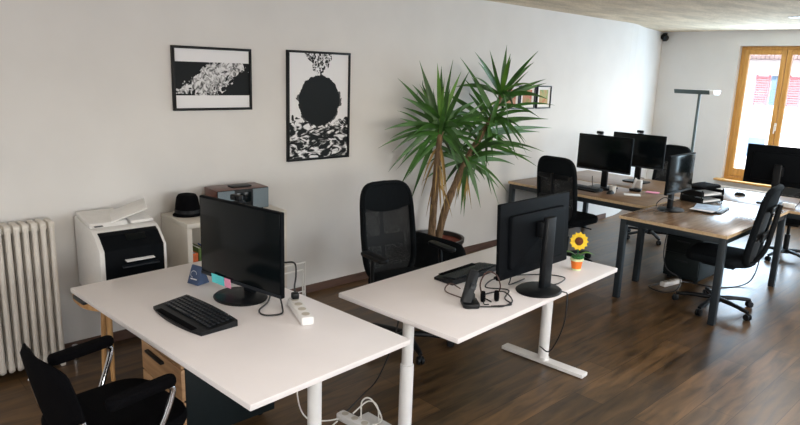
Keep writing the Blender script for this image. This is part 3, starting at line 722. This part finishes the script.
# ------------------------------------------------------------------ swivel chairs
def swivel(label, loc, rz, arms=True, group='black swivel chairs', top=1.105, turn=0):
    o = thing('swivel_chair', label, 'chair', loc, rz, group)
    b = nb(); rbox(b, (0, .02, .465), (.49, .47, .075), .12, 2, .026, seg=8); obj('seat', b, 'chair_fabric', o)
    b = nb(); box(b, (0, .0, .41), (.22, .26, .05), .012); tube(b, [(.08, 0, .40), (.2, .02, .395), (.26, .03, .39)], .007); obj('mechanism', b, 'black', o)
    b = nb(); cyl(b, (0, 0, .31), .017, .18); cyl(b, (0, 0, .17), .028, .20); lathe(b, [(.045, .06), (.045, .095), (.03, .105), (0, .105)], 24); obj('gas_column', b, 'black', o)
    for k in range(5):
        a = 2*PI*k/5+turn; c_, s_ = math.cos(a), math.sin(a)
        b = nb(); tube(b, [(.03*c_, .03*s_, .088), (.16*c_, .16*s_, .085), (.315*c_, .315*s_, .068)], [.024, .021, .015], 10, flat=.8, n=4); lg = obj('leg', b, 'black', o)
        b = nb()
        for e in (-.014, .014): cyl(b, (.315*c_-e*s_, .315*s_+e*c_, .027), .027, .018, rot=(PI/2, 0, a), bev=.004)
        box(b, (.315*c_, .315*s_, .045), (.035, .016, .03), .005, rot=(0, 0, a)); obj('caster', b, 'black', lg)
    # backrest outline frame, mesh, head band, lumbar bar
    zb, zt = .45, top; wb, wt = .44, .405; y0b = -.235; tl = R(9)
    def P(u, z, dy=0): return (u, y0b-math.tan(tl)*(z-zb)-.0+dy, z)
    n = 40; pts = []
    zc = (zb+zt)/2; hh = (zt-zb)/2
    for k in range(n):
        a = 2*PI*k/n; e = .38
        u = math.copysign(abs(math.cos(a))**e, math.cos(a)); v = math.copysign(abs(math.sin(a))**e, math.sin(a))
        z = zc+v*hh; wv = wb+(wt-wb)*(z-zb)/(zt-zb)
        wv -= .05*max(0, -v)**2
        pts.append(P(u*wv/2, z, .03*u*u))
    b = nb(); tube(b, pts, .026, 10, smooth=False, closed=True, flat=.8); obj('back_frame', b, 'chair_fabric', o)
    b = nb(); zs = zt-.13
    rows = []
    for j in range(13):
        z = zb+.02+(zs-zb)*j/12; wv = (wb+(wt-wb)*(z-zb)/(zt-zb))*.95-(.05 if j == 0 else 0); rows.append([b.verts.new(P((-1+2*i/10)*wv/2, z, .03*(-1+2*i/10)**2)) for i in range(11)])
    for A, B in zip(rows, rows[1:]):
        for i in range(10): b.faces.new((A[i], A[i+1], B[i+1], B[i]))
    obj('back_mesh', b, 'mesh', o)
    b = nb()   # solid head band with curved lower rim
    rows = []
    for j in range(9):
        v = j/8; row0 = []; row1 = []
        for i in range(13):
            u = -1+2*i/12; zl = zt-.15-.045*(1-u*u); zu = zt-.012-.03*abs(u)**6
            z = zl+(zu-zl)*v; wv = (wb+(wt-wb)*(z-zb)/(zt-zb))*(.96-.06*(v**6)); q = P(u*wv/2, z, .03*u*u)
            row0.append(b.verts.new((q[0], q[1]+.018, q[2]))); row1.append(b.verts.new((q[0], q[1]-.014, q[2])))
        rows.append((row0, row1))
    for (A0, A1), (B0, B1) in zip(rows, rows[1:]):
        for i in range(12): b.faces.new((A0[i], A0[i+1], B0[i+1], B0[i])); b.faces.new((A1[i], A1[i+1], B1[i+1], B1[i]))
        b.faces.new((A0[0], B0[0], B1[0], A1[0])); b.faces.new((A0[-1], B0[-1], B1[-1], A1[-1]))
    for i in range(12):
        b.faces.new((rows[0][0][i], rows[0][0][i+1], rows[0][1][i+1], rows[0][1][i])); b.faces.new((rows[-1][0][i], rows[-1][0][i+1], rows[-1][1][i+1], rows[-1][1][i]))
    obj('head_band', b, 'chair_fabric', o)
    b = nb()
    for z, hz in ((.93, .05), (.70, .075)):
        q = P(0, z, -.03); box(b, q, (wb*.78, .018, hz), .008, rot=(tl, 0, 0))
    tube(b, [P(0, .96, -.05), P(0, .75, -.055), P(0, .56, -.05), (0, -.20, .42), (0, -.08, .405)], .020, 10, flat=.6)
    obj('spine', b, 'black', o)
    if arms:
        for s in (-1, 1):
            b = nb(); rbox(b, (s*.285, .0, .685), (.075, .27, .028), .035, 2, .010); obj('armrest', b, 'black', o)
            b = nb(); tube(b, [(s*.285, -.02, .67), (s*.29, -.01, .56), (s*.285, .0, .44), (s*.22, .0, .415), (s*.10, 0, .41)], .018, 10, flat=.6); obj('arm_support', b, 'black', o)
    return o
c1 = swivel('black high-back mesh swivel chair between the sunflower desk and the wall', (2.955, -1.31, 0), R(180-8), group='black mesh swivel chairs')
ch2 = copy_tree(c1, (5.71, -.83, 0), R(-90), 'black mesh swivel chair seen from behind beneath the yucca leaves side', drop=('armrest', 'arm_support'))
ch2['label'] = 'black mesh swivel chair tucked behind the monitor at the brown table by the wall'
ch4 = copy_tree(c1, (7.42, -.93, 0), R(80), 'black swivel chair mostly behind the overlapped monitor near the lamp pole')
ch5 = swivel('armless black swivel chair pulled up to the brown table, backrest edge-on', (5.56, -2.42, 0), R(6), arms=False, group='black mesh swivel chairs', top=1.09, turn=.5)
ch6 = copy_tree(c1, (7.86, -2.28, 0), R(95), 'black swivel chair behind the big monitor near the window, only its wheels clear', drop=('armrest', 'arm_support'))
# low black chair between mesh chair and plant
lc = thing('low_chair', 'low black padded chair between the mesh chair and the plant pot', 'chair', (3.76, -1.05, 0), R(-90))
b = nb(); curved_panel(b, .58, .36, .06, .47, -.23, .02, R(4), .3); obj('backrest', b, 'chair_fabric', lc)
b = nb(); rbox(b, (0, .01, .32), (.48, .44, .08), .08, 2, .02); obj('seat', b, 'chair_fabric', lc)
for x in (-.2, .2):
    for y in (-.18, .18):
        b = nb(); cyl(b, (x, y, .14), .014, .28, seg=12); obj('leg', b, 'black', lc)

# ------------------------------------------------------------------ yucca in its pot
yu = thing('potted_yucca', 'tall two-headed yucca in a dark pot against the wall', 'plant', (4.275, -.31, 0))
b = nb(); lathe(b, [(.17, 0), (.19, .01), (.245, .24), (.262, .33), (.272, .34), (.272, .375), (.250, .375), (.243, .33), (0, .33)], 48); obj('pot', b, 'pot', yu)
b = nb(); lathe(b, [(.243, .325), (.243, .335), (.12, .345), (0, .345)], 40); obj('soil', b, 'soil', yu)
b = nb(); tube(b, [(-.10, -.04, .32), (-.13, -.08, .60), (-.15, -.11, .90), (-.13, -.11, 1.22), (-.11, -.11, 1.42)], [.036, .033, .03, .026, .02], 14); obj('trunk', b, 'trunk', yu)
b = nb(); tube(b, [(.0, -.03, .32), (.02, -.07, .58), (.09, -.11, .84), (.30, -.12, 1.17), (.55, -.12, 1.45), (.72, -.12, 1.72)], [.034, .036, .03, .028, .022, .014], 14); obj('trunk', b, 'trunk', yu)
OX, OY = 4.275, -.31
def strap(b, base, tip, w, droop, n=9, twist=0):
    base, tip = Vector(base), Vector(tip); d = tip-base; L_ = d.length
    rows = []; pts = []
    for i in range(n+1):
        t_ = i/n; p = base+d*t_+Vector((0, 0, 1))*droop*4*t_*(1-t_)
        if p.y+OY > -.03: p.y = -.03-OY
        pts.append(p)
    for i, p in enumerate(pts):
        t_ = i/n; tg = (pts[min(i+1, n)]-pts[max(i-1, 0)]).normalized()
        s = tg.cross(Vector((-.68, -.70, .2)))      # blades turn their faces to the room
        if s.length < .2: s = tg.cross(Vector((0, 0, 1)))
        s.normalize(); nn = s.cross(tg); s = (s*math.cos(twist)+nn*math.sin(twist)); nn = s.cross(tg)
        ww = w*(.42+.58*math.sin(PI*min(1, t_*1.1)**.8)) * (1-t_**4)**.9/2+.0006
        rows.append([b.verts.new(p-s*ww), b.verts.new(p-nn*ww*.25), b.verts.new(p+s*ww)])
    for A, B in zip(rows, rows[1:]):
        b.faces.new((A[0], A[1], B[1], B[0])); b.faces.new((A[1], A[2], B[2], B[1]))
def tipv(t_): return Vector((t_[0]-OX, t_[1]-OY, t_[2]))
tips1 = [(3.64, -.25, 1.396), (3.74, -.25, 1.20), (3.70, -.25, 1.03), (3.82, -.25, 1.49), (3.84, -.25, 1.67), (3.95, -.25, 1.78), (4.08, -.25, 1.905), (4.10, -.45, 1.944), (4.20, -.45, 1.74), (4.476, -.45, 1.92), (4.61, -.45, 1.65), (3.83, -.25, .858), (3.98, -.25, .72), (4.41, -.45, 1.61), (4.62, -.5, 1.3), (4.55, -.6, 1.1), (4.35, -.75, .95)]
tips2 = [(4.47, -.5, 2.077), (4.92, -.5, 2.16), (5.0, -.5, 2.044), (5.37, -.5, 2.02), (5.595, -.5, 1.86), (5.776, -.5, 1.36), (5.46, -.5, 1.065), (5.18, -.5, 1.013), (4.95, -.5, .80), (4.52, -.5, 1.992), (5.23, -.5, 1.438), (5.565, -.5, 1.326), (5.30, -.5, 1.749), (4.725, -.5, .903), (4.99, -.5, 1.27), (4.49, -.5, 1.064), (4.95, -.85, 1.2), (5.1, -.9, 1.5)]
rnd = random.Random(5)
h1 = Vector((-.12, -.11, 1.44)); b = nb(); by = nb()
for t_ in tips1:
    tp = tipv(t_); dd = tp-h1; strap(b, h1+dd.normalized()*.02+Vector((0, 0, rnd.uniform(-.12, .04))), tp, .045, .02 if dd.z > 0 else .04, twist=rnd.uniform(-.5, .5))
for k in range(40):
    a = rnd.uniform(0, 2*PI); e = rnd.uniform(-1.15, 1.3); L_ = rnd.uniform(.40, .60)
    dd = Vector((math.cos(a)*math.cos(e), math.sin(a)*math.cos(e), math.sin(e)))
    q = by if (e > .7 and rnd.random() < .5) else b
    strap(q, h1+Vector((0, 0, rnd.uniform(-.15, .05))), h1+dd*L_, rnd.uniform(.034, .048), .02 if e > .3 else .045, twist=rnd.uniform(-.9, .9))
obj('foliage', b, 'leaf', yu); obj('young_foliage', by, 'leaf_young', yu, 'yellow-green young leaves')
b = nb(); by = nb()
ax = [Vector((.24, -.12, 1.06)), Vector((.47, -.12, 1.36)), Vector((.62, -.12, 1.58)), Vector((.73, -.12, 1.76))]
def axp(s):
    s = max(0, min(2.999, s*3)); i = int(s); return ax[i].lerp(ax[i+1], s-i)
for t_ in tips2:
    tp = tipv(t_); s = max(.0, min(1, (tp.z-1.0)/1.0)); bs = axp(s*.9); strap(b, bs, tp, .045, .02 if tp.z > bs.z else .05, twist=rnd.uniform(-.5, .5))
for k in range(78):
    s = rnd.random()**1.4; bs = axp(s); a = rnd.uniform(0, 2*PI); e = rnd.uniform(-1.35, .35)+s*.8; L_ = rnd.uniform(.40, .66)
    dd = Vector((math.cos(a)*math.cos(e), math.sin(a)*math.cos(e), math.sin(e)))+Vector((.25, 0, 0)); dd.normalize()
    q = by if (s > .7 and rnd.random() < .25) else b
    strap(q, bs, bs+dd*L_, rnd.uniform(.034, .048), .02 if e > .3 else .05, twist=rnd.uniform(-.9, .9))
obj('foliage', b, 'leaf', yu); obj('young_foliage', by, 'leaf_young', yu, 'yellow-green young leaves')
b = nb()
for k in range(22):
    a = rnd.uniform(0, 2*PI); rr = rnd.uniform(.05, .17); zt_ = rnd.uniform(.90, 1.28); L_ = rnd.uniform(.28, .5)
    st_ = Vector((-.13, -.11, zt_)); strap(b, st_, st_+Vector((rr*math.cos(a), rr*math.sin(a), -L_)), rnd.uniform(.016, .028), .06, twist=rnd.uniform(-1, 1))
for k in range(10):
    a = rnd.uniform(0, 2*PI); rr = rnd.uniform(.04, .12); st_ = Vector((.20, -.12, 1.05)); strap(b, st_, st_+Vector((rr*math.cos(a), rr*math.sin(a), -rnd.uniform(.25, .42))), .02, .05, twist=rnd.uniform(-1, 1))
obj('dry_leaves', b, 'leaf_dead', yu, 'dry yellow hanging leaves')

# ------------------------------------------------------------------ brown tables with steel frames
def table(label, x0, y0, x1, y1, rz=0, wood_='walnut', group='brown-topped tables with dark steel legs'):
    lx, ly = x1-x0, y1-y0
    o = thing('work_table', label, 'table', ((x0+x1)/2, (y0+y1)/2, 0), rz, group)
    b = nb(); box(b, (0, 0, .7275), (lx-.006, ly-.006, .025), .001); obj('table_top', b, wood_, o)
    b = nb()
    for s in (-1, 1): box(b, (s*(lx/2-.0015), 0, .7275), (.003, ly, .0246)); box(b, (0, s*(ly/2-.0015), .7275), (lx-.006, .003, .0246))
    obj('edge_band', b, 'ply', o, 'pale edge band')
    b = nb()
    for s in (-1, 1):
        box(b, (0, s*(ly/2-.035), .690), (lx-.11, .04, .05), .003); box(b, (s*(lx/2-.035), 0, .690), (.04, ly-.11, .05), .003)
    obj('frame_rail', b, 'steel', o)
    for sx in (-1, 1):
        for sy in (-1, 1):
            b = nb(); box(b, (sx*(lx/2-.035), sy*(ly/2-.035), .3575), (.052, .052, .715), .004); obj('leg', b, 'steel', o)
    return o
table('brown table closest to the viewer among the wooden-topped tables', 5.085, -2.585, 6.645, -1.700, R(1.0), 'walnut_x')['label'] = 'brown table with the armless chair at it and a power strip beneath'
table('', 5.66, -1.675, 6.45, -.07, R(-.6))['label'] = 'brown table against the back wall with the mesh chair at it'
table('', 6.48, -1.69, 7.27, -.09, R(-.6))['label'] = 'brown table on the lamp side, under the overlapped monitor'
table('', 6.67, -3.30, 7.47, -1.705, R(.6))['label'] = 'brown table under the big monitor near the window'
# pedestal under near table
pd = thing('pedestal_cabinet', 'dark drawer pedestal on the floor under the brown table', 'cabinet', (6.31, -1.90, 0), R(0))
b = nb(); box(b, (0, 0, .305), (.52, .34, .55), .005); obj('carcass', b, 'charcoal', pd)
for z in (.50, .36, .17):
    b = nb(); box(b, (-.268, 0, z), (.014, .33, .125 if z > .3 else .20), .003); d = obj('drawer', b, 'charcoal', pd)
    b = nb(); box(b, (-.28, 0, z+.03), (.012, .12, .012), .003); obj('handle', b, 'bezel', d)
for x in (-.2, .2):
    for y in (-.13, .13):
        b = nb(); cyl(b, (x, y, .015), .02, .03); obj('foot', b, 'black', pd)
power_strip('power_strip', 'white power strip on the floor under the brown table', (5.86, -1.90, 0), R(80), 4, .26)
tag(obj('cable', tube(nb(), [(5.92, -1.89, .02), (6.05, -2.0, .008), (6.1, -2.2, .008), (6.35, -2.35, .008), (6.55, -2.40, .10), (6.6, -2.42, .5)], .006, 8), 'cable_black'), 'dark cable running from the floor power strip towards the window table', 'cable')
tag(obj('cable', tube(nb(), [(5.79, -1.88, .02), (5.62, -1.80, .01), (5.55, -1.95, .01), (5.70, -2.02, .01), (5.86, -1.98, .08), (5.82, -1.86, .16), (5.76, -1.84, .35), (5.78, -1.86, .68)], .005, 8), 'cable_black'), 'dark cable rising from the floor power strip to the brown table', 'cable')
# things on the tables
tr = thing('letter_tray', 'black stacked letter trays with papers on the brown table', 'letter tray', (6.42, -1.86, DZ), R(-12))
for k in range(2):
    b = nb(); z = .006+.062*k
    box(b, (0, 0, z), (.33, .25, .006), .002); box(b, (-.162, 0, z+.024), (.006, .25, .05), .002); box(b, (.162, 0, z+.024), (.006, .25, .05), .002); box(b, (0, .122, z+.024), (.33, .006, .05), .002)
    obj('tray', b, 'black', tr)
for x in (-.169, .169):
    for y in (-.11, .11): obj('post', cyl(nb(), (x, y, .065), .006, .13, seg=10), 'black', tr)
for k, z in enumerate((.0095, .0715)):
    b = nb(); box(b, (0, -.01, .008), (.28, .19, .016), .002)
    tag(obj('paper_stack', b, 'paper', loc=(6.42+.01*k, -1.865, DZ+z+.0003), rot=(0, 0, R(-12))), 'white papers in the %s letter tray' % ('lower', 'upper')[k], 'papers', 'papers in the letter trays')
bg = thing('black_pouch', 'black soft pouch slumped on top of the letter trays', 'pouch', (6.42, -1.86, DZ+.130), R(-12))
b = nb(); rbox(b, (0, .0, .018), (.34, .20, .03), .05, 2, .012); obj('pouch_body', b, 'black_soft', bg)
b = nb(); tube(b, [(-.10, .05, .034), (-.05, .02, .048), (.05, .02, .048), (.10, .05, .034)], .007, 8); obj('strap', b, 'black', bg)
fo = thing('notebook', 'black notebook folder lying on the brown table under bluish papers', 'notebook', (6.06, -2.10, DZ), R(8))
b = nb(); rbox(b, (0, 0, .007), (.40, .24, .014), .05, 2, .003); obj('cover', b, 'black', fo)
b = nb(); rbox(b, (0, 0, .0155), (.37, .21, .003), .04, 2, 0); obj('pages', b, 'bezel', fo)
for k, (dx, dy, rz_) in enumerate(((-.06, .0, 4), (.0, .02, 16))):
    b = nb(); box(b, (0, 0, 0), (.29, .20, .0016)); tag(obj('paper_sheet', b, 'paper_blue' if k else 'paper', loc=(6.02+dx, -2.09+dy, DZ+.0185+.002*k), rot=(0, 0, R(rz_))), ('white sheet under the bluish one on the black notebook', 'bluish sheet on top of the black notebook')[k], 'paper')
dp = thing('desk_phone', 'small black device with a white upright antenna on the brown table', 'device', (6.36, -1.20, DZ), R(-70))
b = nb(); rbox(b, (0, 0, .012), (.12, .10, .024), .03, 2, .006); obj('device_body', b, 'black', dp)
b = nb(); box(b, (-.02, .02, .075), (.02, .012, .12), .004, rot=(R(-8), R(12), 0)); obj('antenna', b, 'white_plastic', dp)
# desk clutter before monitor
clut = [('cup', (6.06, -.995)), ('box', (6.12, -.62))]
cp = thing('cup', 'small white cup under the overlapping monitors', 'cup', (6.03, -1.12, DZ))
b = nb(); lathe(b, [(.028, 0), (.034, .07), (.036, .075), (.032, .075), (.026, .01), (0, .008)], 24); obj('cup_body', b, 'white_plastic', cp)
b = nb(); tube(b, [(.033, 0, .06), (.052, 0, .055), (.054, 0, .03), (.030, 0, .018)], .004, 8); obj('handle', b, 'white_plastic', cp)
for k, (x, y, rz_, m_, lab) in enumerate(((6.07, -.58, 10, 'cream', 'cream paper slip under the monitor by the wall side'), (6.075, -.77, -20, 'lime', 'pale yellow-green slip behind the keyboard'), (6.42, -1.36, 15, 'pink', 'pale pink slip beside the overlapped monitor'))):
    b = nb(); box(b, (0, 0, 0), (.10, .13, .004), .001); tag(obj('paper_slip', b, m_, loc=(x, y, DZ+.003), rot=(0, 0, R(rz_))), lab, 'paper')
for x, y, rz_, m_, lab in ((6.10, -1.30, 30, 'paper', 'white slip at the open end of the table under the overlapping monitors'), (5.92, -.50, 5, 'paper', 'white sheet left of the far keyboard, near the wall')):
    b = nb(); box(b, (0, 0, 0), (.12, .16, .003), .001); tag(obj('paper_slip', b, m_, loc=(x, y, DZ+.0025), rot=(0, 0, R(rz_))), lab, 'paper')
b = nb(); box(b, (0, 0, .045), (.05, .08, .09), .006); tag(obj('small_box', b, 'white_plastic', loc=(6.55, -1.13, DZ)), 'small white box standing between the two back-to-back monitors', 'box')
b = nb(); box(b, (0, 0, .022), (.05, .11, .044), .006); tag(obj('small_box', b, 'white_plastic', loc=(6.82, -2.52, DZ)), 'small white box on the table corner under the big monitor', 'box')
cabs = [([(5.60, -1.95, DZ+.10), (5.50, -1.90, DZ+.14), (5.44, -1.86, DZ+.08), (5.47, -1.88, DZ+.02), (5.58, -1.90, DZ+.006)], 'black cable loop beside the monitor alone on the brown table'),
        ([(6.16, -.80, DZ+.12), (6.12, -.84, DZ+.02), (6.04, -.95, DZ+.006), (6.10, -1.08, DZ+.006)], 'black cable dropping behind the keyboard'),
        ([(6.95, -2.5, DZ+.1), (6.90, -2.58, DZ+.15), (6.84, -2.60, DZ+.07), (6.80, -2.57, DZ+.006)], 'thin cable arching beside the big monitor')]
for pts, lab in cabs: tag(obj('cable', tube(nb(), pts, .004, 8), 'cable_black'), lab, 'cable')

# ------------------------------------------------------------------ floor lamp, small speaker, convector, ceiling spot
fl = thing('floor_lamp', 'grey-green floor lamp with a flat wide head near the window', 'lamp', (9.14, -.60, 0))
b = nb(); rbox(b, (0, 0, .012), (.32, .28, .024), .04, 2, .006); obj('base', b, 'grey_green', fl)
b = nb(); cyl(b, (0, 0, .88), .019, 1.72, seg=16); obj('pole', b, 'grey_green', fl)
b = nb(); prism(b, [(-.13, .030), (.13, .030), (.10, -.026), (-.10, -.026)], -.17, .31, 'y', .006)
bmesh.ops.transform(b, matrix=Matrix.Translation((0, 0, 1.742)), verts=b.verts); obj('lamp_head', b, 'grey_green', fl)
b = nb(); prism(b, [(-.125, .032), (.125, .032), (.098, -.028), (-.098, -.028)], -.23, -.172, 'y', .004)
bmesh.ops.transform(b, matrix=Matrix.Translation((0, 0, 1.742)), verts=b.verts); obj('end_cap', b, 'white_plastic', fl, 'pale end cap')
b = nb(); box(b, (0, .07, 1.775), (.16, .40, .004)); obj('light_tube_cover', b, 'paper', fl)
sp_ = thing('wall_speaker', 'small black camera mounted high in the far corner', 'camera', (9.80, .30, 2.50))
b = nb(); cyl(b, (0, 0, .02), .045, .10, rot=(0, R(70), R(60)), bev=.01); obj('camera_body', b, 'black', sp_)
b = nb(); cyl(b, (-.045, -.03, .005), .032, .02, rot=(0, R(70), R(60))); obj('camera_lens', b, 'screen', sp_)
b = nb(); box(b, (.05, .03, .045), (.09, .03, .03), .004); box(b, (.09, .04, .03), (.012, .07, .12), .003); obj('bracket', b, 'black', sp_)
sp_.name = 'corner_camera'
tag(obj('cable', tube(nb(), [(9.885, .375, 2.50), (9.886, .38, 1.6), (9.886, .385, .1)], .005, 8), 'cable_white'), 'pale cable running down the corner from the small camera', 'cable')
cv = thing('convector_radiator', 'white panel radiator below the window', 'radiator', (XF-.09, -1.30, 0))
b = nb(); box(b, (0, 0, .225), (.09, 1.06, .34), .006)
for k in range(26): box(b, (-.047, -.50+.04*k, .225), (.006, .02, .30), .002)
obj('panel', b, 'white_metal', cv)
b = nb(); box(b, (0, 0, .400), (.105, 1.08, .014), .003)
for k in range(30): box(b, (0, -.51+.035*k, .409), (.08, .014, .004))
obj('top_grille', b, 'white_metal', cv)
for y in (-.4, .4):
    b = nb(); box(b, (0, y, .029), (.07, .03, .058), .004); obj('foot', b, 'white_metal', cv)
sl = thing('ceiling_spot', 'small round white spotlight set into the ceiling', 'lamp', (8.0, -1.98, H))
b = nb(); lathe(b, [(.045, -.012), (.075, -.012), (.08, -.004), (.08, -.0005), (.045, -.0005)], 32); obj('trim_ring', b, 'white_metal', sl)
b = nb(); cyl(b, (0, 0, -.006), .044, .008, seg=28); obj('lens', b, 'paper', sl)

# ------------------------------------------------------------------ things on the floor under the white desks
power_strip('power_strip', 'white power strip on the floor by the foot of the sunflower desk', (2.02, -1.93, 0), R(8), 4, .30)
for pts, lab in (([(1.62, -1.90, .70), (1.66, -1.86, .42), (1.73, -1.78, .18), (1.82, -1.74, .04), (1.92, -1.78, .012), (1.985, -1.815, .02)], 'white cable drooping from the nearer white desk to the floor power strip'),
                 ([(1.55, -2.05, .008), (1.70, -1.95, .008), (1.84, -1.86, .008), (1.955, -1.82, .014)], 'white cable lying flat on the floor beside the power strip'),
                 ([(2.03, -1.93, .05), (2.06, -1.90, .13), (2.10, -1.93, .14), (2.10, -2.02, .06), (2.02, -2.02, .05)], 'white cable arching over the floor power strip'),
                 ([(2.03, -1.86, .05), (2.12, -1.88, .10), (2.14, -1.94, .08), (2.05, -2.05, .008)], 'thin white cable arching behind the floor power strip')):
    tag(obj('cable', tube(nb(), pts, .0042, 8), 'cable_white'), lab, 'cable', 'white cables at the floor power strip')
tag(obj('cable', tube(nb(), [(2.35, -1.9, .70), (2.33, -1.85, .40), (2.28, -1.78, .15), (2.22, -1.72, .04), (2.05, -1.78, .02)], .004, 8), 'cable_black'), 'dark cable hanging from the sunflower desk to its foot', 'cable')


# ------------------------------------------------------------------ camera
cam = bpy.data.cameras.new('camera'); co = bpy.data.objects.new('camera', cam); COL.objects.link(co)
cam.sensor_fit = 'HORIZONTAL'; cam.sensor_width = 36; cam.lens = 639.2858*36/800; cam.clip_start = .05; cam.clip_end = 200
r_ = Vector((.7303, -.6823, .0336)); f_ = Vector((.6717, .7084, -.2165)).normalized(); r_ = (r_-f_*r_.dot(f_)).normalized(); u_ = r_.cross(f_)
co.matrix_world = Matrix(((r_.x, u_.x, -f_.x, 0), (r_.y, u_.y, -f_.y, -4.3211), (r_.z, u_.z, -f_.z, 1.8929), (0, 0, 0, 1)))
SC.camera = co

# ------------------------------------------------------------------ light
w = bpy.data.worlds.new('world'); SC.world = w; w.use_nodes = True; t = w.node_tree
bgn = t.nodes['Background']; sky = t.nodes.new('ShaderNodeTexSky'); sky.sky_type = 'NISHITA'; sky.sun_disc = False
sky.sun_elevation = R(38); sky.sun_rotation = R(215); sky.air_density = 1; sky.dust_density = 2.5; sky.ozone_density = 1
t.links.new(sky.outputs[0], bgn.inputs[0]); bgn.inputs[1].default_value = 1.0
def area(name, loc, rot, sx, sy, power, col):
    l = bpy.data.lights.new(name, 'AREA'); l.shape = 'RECTANGLE'; l.size = sx; l.size_y = sy; l.energy = power; l.color = col
    o = bpy.data.objects.new(name, l); COL.objects.link(o); o.location = loc; o.rotation_euler = rot; return o
for k, wv in enumerate(ws):   # daylight entering by the three windows behind the camera
    area('window_daylight', ((wv[0]+wv[1])/2, YN-.05, 1.6), (R(90), 0, 0), 1.5, 1.35, (54, 56, 40)[k], (.97, .98, 1))
area('window_daylight', (XN+.06, -3.4, 1.55), (0, R(-90), 0), 1.4, 2.2, 58, (.97, .98, 1))   # added side fill to brighten desk edges; left wall has no opening
for x, y, p in ((-.2, -3.2, 10), (1.6, -3.2, 11), (3.6, -3.4, 10), (6.2, -3.6, 20), (8.2, -2.2, 34)):   # unseen fill lights added under the ceiling to brighten desks and far wall
    area('ceiling_lamp', (x, y, H-.02), (0, 0, 0), .6, .6, p, (1, .98, .97))
# daylight through the far windows
area('window_daylight', (XF-.02, (W1[0]+W1[1])/2, 1.45), (0, R(90), 0), 1.8, 1.1, 80, (.58, .80, 1))
area('window_daylight', (XF-.02, (W2[0]+W2[1])/2, 1.45), (0, R(90), 0), 1.8, 1.3, 110, (.62, .84, 1))
sun = bpy.data.lights.new('sun', 'SUN'); sun.energy = 9; sun.angle = R(1); sun.color = (1, .96, .9)
so = bpy.data.objects.new('sun', sun); COL.objects.link(so); so.rotation_euler = Vector((1, -.25, -.85)).to_track_quat('-Z', 'Y').to_euler()

vs = SC.view_settings; vs.view_transform = 'Standard'; vs.look = 'None'; vs.gamma = 1; vs.use_curve_mapping = False; vs.exposure = -.08
SC.cycles.max_bounces = 8; SC.cycles.diffuse_bounces = 5; SC.cycles.use_denoising = True; SC.cycles.sample_clamp_indirect = 6
